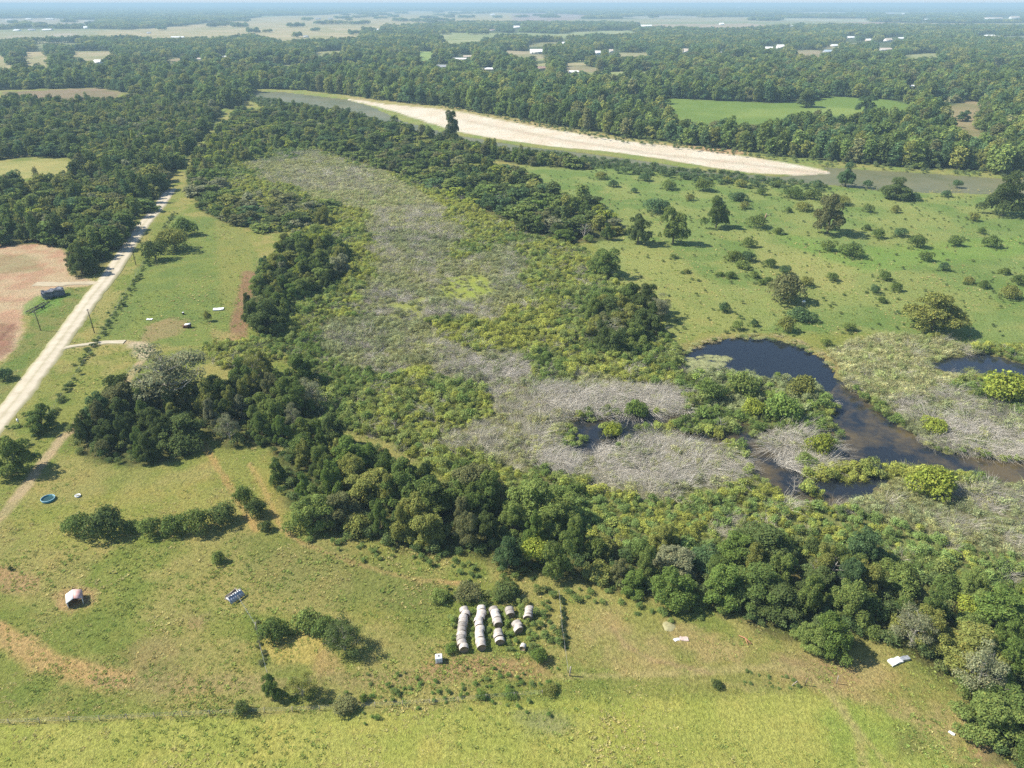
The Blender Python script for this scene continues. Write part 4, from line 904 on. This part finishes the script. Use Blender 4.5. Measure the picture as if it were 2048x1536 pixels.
# ------------------------------------------------------------------ hay bales
m, t = newmat('net_wrap'); tc = N(t, 'ShaderNodeTexCoord'); oi = N(t, 'ShaderNodeObjectInfo')
n1 = noise(t, 3.2, 5, tc.outputs['Object'], .7); n2 = noise(t, 14, 3, tc.outputs['Object'])
c = mixc(t, ramp(t, n1, .42, .66), (.62, .58, .54), (.30, .26, .215)); c = mixc(t, mathn(t, 'MULTIPLY', n2, .3), c, (.5, .44, .36)); c = mixc(t, 1.0, c, oi.outputs['Color'], 'MULTIPLY')
pbr(t, c, .75, bump(t, n1, .5, .06)); WRAP = m
m, t = newmat('hay'); tc = N(t, 'ShaderNodeTexCoord'); wv = t.nodes.new('ShaderNodeTexWave'); wv.wave_type = 'RINGS'; wv.rings_direction = 'Y'; wv.inputs['Scale'].default_value = 3.0; wv.inputs['Distortion'].default_value = 3
t.links.new(tc.outputs['Object'], wv.inputs[0]); n1 = noise(t, 9, 4, tc.outputs['Object'])
c = mixc(t, wv.outputs[1], (.20, .14, .08), (.34, .26, .16)); c = mixc(t, n1, c, (.16, .12, .08)); pbr(t, c, .95, bump(t, n1, .8, .05)); HAY = m
def bale_mesh(R, L, shell, seed):
    g = random.Random(seed); n, k = 26, 7; v = []; f = []
    ys = [-L / 2 + L * i / (k - 1) for i in range(k)]
    ph = [g.random() * 6 for _ in range(4)]
    for j, y in enumerate(ys):
        e = 1 - .045 * (2 * abs(y) / L) ** 6; 
        for i in range(n):
            a = 2 * math.pi * i / n; r = R * e * (1 + .02 * math.sin(3 * a + ph[0] + j) + .015 * math.sin(5 * a + ph[1])) * (1.012 if shell else 1)
            v.append((r * math.cos(a) * 1.03, y + .03 * math.sin(2 * a + ph[2]), max(-R * .9, r * math.sin(a) * .98) + R * .9))
    for j in range(k - 1):
        for i in range(n): f.append((j * n + i, j * n + (i + 1) % n, (j + 1) * n + (i + 1) % n, (j + 1) * n + i))
    if not shell:
        for y, j in ((-L / 2 - .03, 0), (L / 2 + .03, k - 1)):
            b = len(v); v.append((0, y, R * .9))
            for i in range(n): f.append((j * n + i, j * n + (i + 1) % n, b))
    return mesh_np('round_hay_bale' if not shell else 'net_wrap', v, f, WRAP if shell else HAY, smooth=True)
BALE = [(bale_mesh(.86, 1.14, False, i), bale_mesh(.86, 1.13, True, i)) for i in range(4)]
ROWS = [([(927,1306),(922,1280),(925,1256),(930,1232),(929,1222)], 10, 'first', [.9, .7, .55, .8, .6, .5, .75, .95, .9, .8]), ([(962,1302),(959,1276),(958,1250),(962,1230),(961,1220)], 10, 'second', [.8, 1, 1.05, 1.05, 1, 1.05, 1.1, 1.05, 1, 1.05]),
        ([(1001,1290),(996,1268)], 3, 'third', [1.05, .85, .7]), ([(998,1256),(993,1240),(985,1222)], 6, 'upper third', [.7, .85, 1, 1.1, 1.05, .6]), ([(1040,1267),(1030,1250)], 3, 'fourth', [.95, .8, .7]), ([(1022,1236),(1018,1222)], 2, 'overgrown upper fourth', [.6, .6]), ([(1057,1242),(1060,1222)], 4, 'fifth', [.85, .85, .8, .75])]
for line, n, nm, cols_ in ROWS:
    pp = [P(*p) for p in line]; seg = [(pp[i + 1] - pp[i]).length for i in range(len(pp) - 1)]; tot = sum(seg)
    for k in range(n):
        s = (k + .5) / n * tot; i = 0
        while i < len(seg) - 1 and s > seg[i]: s -= seg[i]; i += 1
        q = pp[i].lerp(pp[i + 1], s / seg[i]); d_ = pp[i + 1] - pp[i]; bm, wm = BALE[(k + len(nm)) % 4]; sy = tot / n / 1.13
        o = ob('round_hay_bale', bm, loc=(q.x + random.uniform(-.2, .2), q.y, 0), rot=(0, 0, math.atan2(d_.y, d_.x) - math.pi / 2 + random.uniform(-.14, .14)), scl=(random.uniform(.92, 1.06), sy, random.uniform(.84, 1.03)))
        wd_ = 'brownest' if cols_[k] <= .62 else ('greyish' if cols_[k] < .82 else 'white-wrapped')
        tag(o, f"{wd_} round bale, {ORD[k]} from near end of {nm} row from left", 'hay bale', 'round bales in rows'); wr = ob('net_wrap', wm, o); c = cols_[k]; wr.color = (c, c * .975, c * .955, 1)

# ------------------------------------------------------------------ small things
WHITE = simple('white_paint', (.78, .79, .78), .12, 4, .5); DARKWOOD = simple('dark_wood', (.09, .065, .05), .5, 3); GREYWOOD = simple('grey_wood', (.42, .36, .30), .4, 4)
POLEWOOD = simple('pole_wood', (.13, .095, .075), .4, 2); TIN = simple('tin', (.42, .45, .5), .35, 2.5, .45, .3); PINK = simple('rusted_tin', (.55, .30, .26), .3, 1.5, .6, .1, (.62, .45, .42)); DARKMETAL = simple('dark_metal', (.07, .06, .06), .4, 3, .6)
def empty(name, px_, py_, label, cat, rz=0, group=None, z=0):
    p = P(px_, py_); e = bpy.data.objects.new(name, None); COL.objects.link(e); e.location = (p.x, p.y, z); e.rotation_euler = (0, 0, rz); return tag(e, label, cat, group)
# livestock shelter with a white and a rusted slope
e = empty('animal_shelter', 152, 1203, 'small animal shelter with one white and one rusty roof slope', 'shelter', math.radians(-62) + math.pi / 2 * 0)
# local x runs along the ridge
Ls, Ws, he, hr = 2.5, 2.5, 1.15, 1.75
def slab(a, b, c, d_, th, mat, name, par):
    a, b, c, d_ = map(Vector, (a, b, c, d_)); n = (b - a).cross(d_ - a).normalized() * th; mb = MB(); v = [a, b, c, d_, a + n, b + n, c + n, d_ + n]
    mb.add(v, [(3, 2, 1, 0), (4, 5, 6, 7), (0, 1, 5, 4), (1, 2, 6, 5), (2, 3, 7, 6), (3, 0, 4, 7)]); return mb.build(name, mat, par)
slab((-Ls / 2, 0, hr), (Ls / 2, 0, hr), (Ls / 2, -Ws / 2, he), (-Ls / 2, -Ws / 2, he), -.05, WHITE, 'roof_slope', e)['label'] = 'white roof slope'
o = slab((Ls / 2, .02, hr), (-Ls / 2, .02, hr), (-Ls / 2, Ws / 2, he), (Ls / 2, Ws / 2, he), -.05, PINK, 'roof_slope', e); o['label'] = 'rusty pink roof slope'
e.rotation_euler = (0, 0, math.radians(-60)); e.scale = (1.15, 1.15, 1.15)
# white slope towards the sun (left): mirror so the -y local side faces left
for ch in e.children:
    ch.scale = (1, -1, 1) if False else (1, 1, 1)
mb = MB(); mb.box((0, -Ws / 2 + .12, .55), (Ls - .2, .05, 1.1)); mb.box((0, Ws / 2 - .12, .55), (Ls - .2, .05, 1.1)); mb.box((-Ls / 2 + .1, 0, .55), (.05, Ws - .3, 1.1)); mb.build('wall', GREYWOOD, e)
for y_ in (-Ws / 2 + .12, Ws / 2 - .12): mb = MB(); mb.box((Ls / 2 - .05, y_, .58), (.1, .1, 1.16)); mb.build('post', WHITE, e)
# collapsed shed
e = empty('collapsed_shed', 468, 1196, 'collapsed grey tin shed leaning on a broken timber box', 'shed', math.radians(-35)); e.scale = (1.1, 1.1, 1.1)
mb = MB(); mb.box((-.9, 0, .45), (.07, 2.2, .9), 0, 0, (0, .2)); mb.box((-.2, 1.1, .5), (1.6, .07, 1.0)); mb.box((-.3, -1.0, .2), (1.3, .07, .4), .2); mb.build('wall', GREYWOOD, e)
mb = MB()
for k in range(7): mb.box((.75, -1.25 + .42 * k, .85 + .02 * (k % 2)), (1.5, .40, .03), 0, 0, (.03 * (k % 2), .62))
mb.build('roof_sheet', TIN, e)
mb = MB(); mb.box((-.1, .05, .3), (1.4, 1.7, .5)); mb.build('floor_box', DARKWOOD, e)
mb = MB(); mb.box((-.35, -.3, 1.15), (.08, 2.9, .08), .15, 0, (.12, 0)); mb.box((.3, .1, 1.32), (.08, 2.9, .08), -.03); mb.build('rafter', GREYWOOD, e)
# blue stock tank
e = empty('stock_tank', 97, 1000, 'round blue stock tank in the grass below the drive', 'tank'); BLUE = simple('blue_plastic', (.04, .27, .36), .3, 2, .4)
mb = MB(); mb.lathe([(1.42, 0), (1.5, .55), (1.44, .56), (1.36, .1), (0.01, .08)], 32); mb.build('wall', BLUE, e, smooth=False)
mb = MB(); mb.lathe([(1.46, .53), (1.56, .55), (1.56, .60), (1.43, .62), (1.43, .56)], 32); mb.build('rim', simple('pale_blue_plastic', (.30, .50, .58), .2, 3, .4), e)
mb = MB(); mb.lathe([(1.4, .34), (.01, .34)], 32); mb.build('water', simple('tank_water', (.03, .08, .08), .4, 1, .05), e)
# small white tub
e = empty('feed_tub', 156, 993, 'small white feed tub on a worn patch right of the blue tank', 'tub'); mb = MB(); mb.lathe([(.55, 0), (.68, .4), (.6, .42), (.5, .08), (.01, .06)], 20); mb.build('tub', WHITE, e); mb = MB(); mb.box((.1, .1, .3), (.6, .35, .12), .5); mb.build('feed_block', simple('feed', (.25, .24, .14), .3), e)
# white water tote
e = empty('water_tote', 878, 1322, 'white square water tote standing alone left of the hay bales', 'tote', .12)
mb = MB(); mb.box((0, 0, .72), (1.25, 1.15, 1.1)); o = mb.build('tank', WHITE, e); md = o.modifiers.new('soft_edges', 'BEVEL'); md.width = .1; md.segments = 3
mb = MB(); mb.box((0, 0, .08), (1.3, 1.2, .12)); mb.build('pallet', GREYWOOD, e); mb = MB(); mb.lathe([(.18, 1.26), (.18, 1.34), (.01, 1.35)], 16); mb.build('lid', DARKMETAL, e)
mb = MB()
for k in range(5):
    x_ = -.62 + .31 * k; mb.box((x_, -.6, .7), (.025, .025, 1.1)); mb.box((x_, .6, .7), (.025, .025, 1.1))
for z_ in (.3, .7, 1.1):
    for s_ in (-.6, .6): mb.box((0, s_ * 1.02, z_), (1.28, .025, .025))
mb.build('cage', TIN, e)
# torn wrap at the end of the fourth row
e = empty('torn_wrap', 1046, 1298, 'torn bale with loose white wrap at the near end of the fourth row', 'wrapped bale', -.3); ob('bale', BALE[0][0], e, scl=(.6, .9, .7)); w_ = ob('loose_wrap', BALE[0][1], e, scl=(.62, .8, .72))
# utility poles
for i, (u, v_, hp, lab) in enumerate([(189, 666, 46, 'tall bare utility pole right of the gravel road near the drive'), (272, 530, 38, 'utility pole by the roadside opposite the dark overhanging trees'), (82, 662, 38, 'utility pole left of the gravel road by the bare lot'), (40, 852, 20, 'short meter post with a white box at the road edge')]):
    z = depth(u, v_); h = hp * z / F_PX * 1.12; e = empty('utility_pole' if i < 3 else 'meter_post', u, v_, lab, 'pole')
    mb = MB(); mb.tube([(0, 0, -.5), (.0, 0, h * .5), (-.12, 0, h)], [.17, .15, .11] if i < 3 else [.09, .08, .07], 8); mb.build('pole', POLEWOOD, e)
    if i < 3:
        mb = MB(); mb.box((-.12, .0, h - .4), (1.6 if i == 2 else .9, .1, .12), .6); mb.build('crossarm', POLEWOOD, e)
        for s_ in (-1, 1): mb = MB(); mb.lathe([(.06, 0), (.07, .12), (.03, .2), (.01, .2)], 8); mb.build('insulator', WHITE, e, loc=(-.12 + s_ * .5 * math.cos(.6) * (.9 if i == 2 else .6), s_ * .5 * math.sin(.6) * (.9 if i == 2 else .6), h - .34))
    else:
        mb = MB(); mb.box((0, -.15, h * .62), (.45, .3, .9)); mb.build('meter_box', WHITE, e)
# tarpaulin heap and trailer frame by the lot
def lumpy(nx, ny, nz_, dims, amp, seed):
    import bmesh
    bm = bmesh.new(); bmesh.ops.create_cube(bm, size=1); bmesh.ops.subdivide_edges(bm, edges=bm.edges, cuts=nx, use_grid_fill=True)
    for v_ in bm.verts:
        p = Vector((v_.co.x * dims[0], v_.co.y * dims[1], (v_.co.z + .5) * dims[2])); q = p * .9 + Vector((seed, 0, 0))
        from mathutils import noise as mn
        p += mn.noise_vector(q) * amp + mn.noise_vector(q * 2.7) * amp * .4; p.z = max(p.z, -.1); v_.co = p
    me = bpy.data.meshes.new('lump'); bm.to_mesh(me); bm.free(); return me
def dome(name, u, v_, r, h, mat, label, cat):
    mb = MB(); mb.lathe([(r, -.1), (r * .92, h * .25), (r * .75, h * .55), (r * .5, h * .82), (r * .22, h * .97), (.01, h)], 22); me = mb.mesh(name, mat, True)
    from mathutils import noise as mn
    for q in me.vertices: q.co += mn.noise_vector(q.co * 1.1) * .22
    p = P(u, v_); return tag(ob(name, me, loc=(p.x, p.y, 0)), label, cat)
def seg(u0, v0, u1, v1): a_ = P(u0, v0); b_ = P(u1, v1); return (a_ + b_) / 2, (b_ - a_).length, math.atan2(b_.y - a_.y, b_.x - a_.x)
c_, L_, A_ = seg(88, 597, 128, 588)
me = lumpy(9, 0, 0, (L_ * 1.05, 3.6, 2.7), .55, 3); me.materials.append(simple('grey_tarpaulin', (.20, .21, .24), .6, 1.2, .7, 0, (.05, .055, .07)))
o = ob('covered_heap', me, loc=c_, rot=(0, 0, A_)); tag(o, 'long lumpy heap under dark grey tarpaulin beside the bare lot', 'covered heap')
c_, L_, A_ = seg(58, 628, 95, 608); e = bpy.data.objects.new('trailer_frame', None); COL.objects.link(e); e.location = c_; e.rotation_euler = (0, 0, A_); tag(e, 'dark rusty trailer frame lying in weeds below the tarpaulin heap', 'trailer')
mb = MB()
for s_ in (-1, 1): mb.box((0, s_ * 1.1, .8), (L_, .18, .25))
mb.build('side_rail', DARKMETAL, e); mb = MB()
for k in range(9): mb.box((-L_ / 2 + .3 + k * (L_ - .6) / 8, 0, .8), (.16, 2.2, .18))
mb.build('crossbar', DARKWOOD, e)
for s_ in (-1, 1):
    for x_ in (.4, 1.5): mb = MB(); mb.tube([(x_, s_ * 1.15, .42), (x_, s_ * 1.42, .42)], [.42, .42], 16); mb.build('wheel', DARKMETAL, e)
mb = MB(); mb.tube([(-L_ / 2, 1.1, .8), (-L_ / 2 - 1.5, 0, .6), (-L_ / 2, -1.1, .8)], [.09, .09, .09], 6); mb.build('drawbar', DARKMETAL, e)
# little things in the roadside field
def sheet(name, u, v_, wd, dp, rz, mat, label, cat, seed, hgt=.35):
    me = lumpy(5, 0, 0, (wd, dp, hgt), .16, seed); me.materials.append(mat); p = P(u, v_); o = ob(name, me, loc=(p.x, p.y, 0), rot=(0, 0, rz)); return tag(o, label, cat)
sheet('white_sheet', 437, 619, 3.8, 2.2, .2, WHITE, 'crumpled white sheet lying in the roadside field', 'sheet', 1)
sheet('plastic_scrap', 299, 639, 2.2, 1.2, 0, WHITE, 'thin white scrap at the end of the faint path in the roadside field', 'scrap', 2, .2)
e = empty('barrel', 367, 629, 'little dark barrel with a pale lid in the roadside field', 'barrel'); mb = MB(); mb.lathe([(.35, 0), (.4, .3), (.4, .6), (.35, .9)], 14); mb.build('drum', DARKMETAL, e); mb = MB(); mb.lathe([(.37, .9), (.3, .95), (.01, .95)], 14); mb.build('lid', WHITE, e)
e = empty('hutch', 377, 655, 'small brown hutch with a pale flat top in the roadside field', 'hutch', .15); mb = MB(); mb.box((0, 0, .65), (1.9, 1.3, 1.3)); mb.build('wall', simple('brown_board', (.12, .06, .035), .5, 3), e)
mb = MB(); mb.box((-.1, 0, 1.36), (2.0, 1.5, .08), 0, 0, (0, -.1)); mb.build('roof', WHITE, e); mb = MB(); mb.box((-1.4, .1, .5), (.8, 1.0, 1.0)); mb.build('nest_box', simple('red_board', (.2, .09, .05), .5, 3), e)
# pasture stand and fallen trunk
e = empty('feeder_stand', 1606, 611, 'pale boxy feeder on legs beside the reddish bushy tree', 'feeder'); mb = MB(); mb.box((0, 0, 1.7), (1.0, .8, .8)); mb.build('hopper', WHITE, e)
for x_, y_ in ((-.4, -.3), (.4, -.3), (-.4, .3), (.4, .3)): mb = MB(); mb.box((x_, y_, .65), (.1, .1, 1.32)); mb.build('leg', GREYWOOD, e)
p = P(1524, 450); mb = MB(); mb.tube([(0, 0, -.2), (.6, 0, 2.2), (1.2, 0, 4.6), (1.5, .2, 6.4)], [.75, .6, .4, .15], 8); mb.tube([(.6, 0, 2.4), (-2.5, .2, 3.3), (-6.5, .4, 3.6)], [.4, .3, .12], 7); mb.tube([(1.1, 0, 4.0), (2.6, .2, 5.2), (4, .5, 5.6)], [.35, .22, .08], 6); mb.tube([(.3, 0, 1.4), (2.6, 0, 1.2)], [.4, .15], 6)
o = mb.build('dead_snag', simple('orange_bark', (.50, .40, .30), .5, .8, .9, 0, (.34, .18, .10)), smooth=True); o.location = p; tag(o, 'broken pale trunk with one level limb in the pasture', 'dead trunk')
# lower right field
dome('straw_mound', 1338, 1254, 1.5, .5, simple('straw', (.36, .33, .17), .35, 2), 'low rounded straw mound near the lower right wood', 'mound')
sheet('white_rubble', 1353, 1281, 1.0, .6, .3, WHITE, 'small white scrap left of the pinkish one in the lower right field', 'scrap', 6, .2)
sheet('pink_scrap', 1367, 1279, 1.6, .9, -.2, simple('pink_rag', (.62, .48, .42), .3, 3), 'pinkish scrap heap in the grass of the lower right field', 'scrap', 7, .3)
sheet('metal_sheet', 1790, 1324, 2.6, 1.3, .35, WHITE, 'bent white metal sheet at the edge of the lower right wood', 'metal sheet', 8, .35)
sheet('metal_scrap', 1808, 1319, 1.8, .9, .3, TIN, 'grey crumpled metal right behind the white sheet', 'metal scrap', 9, .4)
sheet('paper_scrap', 1903, 1467, .9, .45, -.8, WHITE, 'small white scrap alone on the grass at lower right', 'scrap', 10, .15)
mb = MB(); a_ = P(1477, 1273); b_ = P(1503, 1289); mb.tube([a_ + Vector((0, 0, .3)), (a_ + b_) / 2 + Vector((0, .15, .5)), b_ + Vector((0, 0, .15))], [.06, .11, .13], 6); mb.tube([(a_ + b_) / 2 + Vector((0, .1, .45)), b_ + Vector((-.8, -.5, .3))], [.08, .04], 5)
tag(mb.build('fallen_branch', simple('orange_wood', (.52, .25, .13), .3, 2)), 'orange fallen branch at the foot of the lower right wood', 'branch')
for u, v_, hp, ln, lab in [(1139, 1352, 22, .06, 'thick pale fence post beside a hole below the bale corner'), (1609, 1372, 18, .1, 'leaning dark post beside the faint wheel track'), (1673, 1368, 20, -.05, 'thin pale post right of the faint wheel track'), (1582, 1372, 12, .7, 'short white stake lying over in the weeds'), (511, 1258, 16, .2, 'white stake on the line below the collapsed shed')]:
    z = depth(u, v_); h = hp * z / F_PX * 1.2; p = P(u, v_); mb = MB(); mb.tube([(0, 0, -.2), (ln * h * .5, 0, h * .5), (ln * h, 0, h)], [.13 if hp > 20 else .07] * 3, 7)
    o = mb.build('fence_post', GREYWOOD if 'dark' not in lab else POLEWOOD); o.location = p; tag(o, lab, 'post')
# wire fences
def fence(name, line, sp, label):
    P_ = [P(*p) for p in line]; e = bpy.data.objects.new(name, None); COL.objects.link(e); e.location = P_[0]; tag(e, label, 'fence'); pm = MB(); pm.tube([(0, 0, -.2), (0, 0, 1.25)], [.065, .055], 6); pmesh = pm.mesh('post', [GREYWOOD]); mb = MB(); prev = None
    for p, q in zip(P_[:-1], P_[1:]):
        L = (q - p).length; n = max(1, int(L / sp))
        for k in range(n):
            o = p.lerp(q, k / n) - P_[0]; r = ob('post', pmesh, e, loc=o, rot=(random.uniform(-.06, .06), random.uniform(-.06, .06), 0))
            if prev is not None:
                for z_ in (.45, .8, 1.15): mb.tube([prev + Vector((0, 0, z_)), o + Vector((0, 0, z_))], [.008, .008], 3, cap=False)
            prev = o
    mb.build('wire', TIN, e)
fence('wire_fence', [(-40, 1450), (200, 1441), (420, 1430), (640, 1421), (860, 1408), (1140, 1385)], 4.0, 'low wire fence along the top of the mown bottom field')
fence('wire_fence', [(345, 432), (300, 505), (250, 590), (205, 668), (160, 740), (110, 815), (60, 895), (-10, 985)], 5.5, 'wire fence in the hedge along the gravel road')
fence('wire_fence', [(1118, 1190), (1124, 1260), (1136, 1345), (1144, 1388)], 4.0, 'wire fence running down past the right side of the hay bales')
fence('wire_fence', [(478, 1200), (512, 1255), (522, 1300), (535, 1350), (545, 1412)], 4.0, 'wire fence from the collapsed shed down past the straw patch')

# ------------------------------------------------------------------ far houses
WM = {'w': simple('white_wall', (.80, .79, .76), .06, .2), 'g': simple('grey_wall', (.35, .36, .37), .2, .2), 't': simple('tan_wall', (.55, .46, .36), .2, .2)}
RM = {'w': simple('white_roof', (.84, .84, .83), .05, .2, .5), 'g': simple('grey_roof', (.30, .31, .33), .2, .2), 't': simple('tan_roof', (.52, .44, .36), .2, .2), 'r': simple('brown_roof', (.30, .20, .16), .2, .2), 'b': simple('blue_roof', (.38, .46, .52), .2, .2)}
DARKGLASS = simple('dark_glass', (.03, .04, .05), .3, 1, .15)
CN = {'w': 'white', 'g': 'grey', 't': 'tan', 'r': 'brown', 'b': 'bluish'}
BUILDINGS.sort(key=lambda q: -q[1]); hrows = [BUILDINGS[i:i + 8] for i in range(0, len(BUILDINGS), 8)]
for ri, row in enumerate(hrows):
    for k, (u, v_, wp, hp, wc, rc) in enumerate(sorted(row, key=lambda q: q[0])):
        z = depth(u, v_); W_ = max(9, wp * z / F_PX); T_ = max(4, hp * z / F_PX); T_ = min(T_, W_ * .55 + 3); D_ = min(W_ * .7, 22); hw = T_ * .55
        long_ = 'long' if W_ > 26 else 'small' if W_ < 16 else 'mid-sized'
        e = empty('house', u, v_, f'{long_} far {CN[wc]} house with {CN[rc]} roof, {ORD[k]} from left, {ORD[ri]} band of houses', 'house', random.uniform(-.25, .25), 'scattered far houses')
        mb = MB(); mb.box((0, 0, hw / 2 - .1), (W_, D_, hw + .2)); mb.add([(-W_ / 2, -D_ / 2, hw), (-W_ / 2, D_ / 2, hw), (-W_ / 2, 0, T_ - .3)], [(0, 2, 1)]); mb.add([(W_ / 2, -D_ / 2, hw), (W_ / 2, D_ / 2, hw), (W_ / 2, 0, T_ - .3)], [(0, 1, 2)]); mb.build('wall', WM[wc], e)
        mb = MB(); o_ = .6
        mb.add([(-W_ / 2 - o_, -D_ / 2 - o_, hw - .25), (W_ / 2 + o_, -D_ / 2 - o_, hw - .25), (W_ / 2 + o_, 0, T_), (-W_ / 2 - o_, 0, T_), (-W_ / 2 - o_, D_ / 2 + o_, hw - .25), (W_ / 2 + o_, D_ / 2 + o_, hw - .25)], [(0, 1, 2, 3), (3, 2, 5, 4)]); mb.build('roof', RM[rc], e)
        if v_ > 70:
            for q in range(3): mb = MB(); mb.box((-W_ * .3 + W_ * .3 * q, -D_ / 2 - .03, hw * .5), (W_ * .1, .1, hw * .4)); mb.build('window' if q != 1 else 'door', DARKGLASS, e)

# ------------------------------------------------------------------ air
m, t = newmat('haze'); pv = N(t, 'ShaderNodeVolumePrincipled'); o_ = N(t, 'ShaderNodeOutputMaterial')
pv.inputs['Color'].default_value = (.50, .72, .86, 1); pv.inputs['Density'].default_value = 1.5e-4; pv.inputs['Anisotropy'].default_value = 0.0
t.links.new(pv.outputs[0], o_.inputs['Volume'])
mb = MB(); mb.box((0, 31000, (H + 5 - 4) / 2), (210000, 64000, H + 5 + 4)); o = mb.build('haze', m); tag(o, 'thin blue haze over the far country', 'haze', kind='stuff')
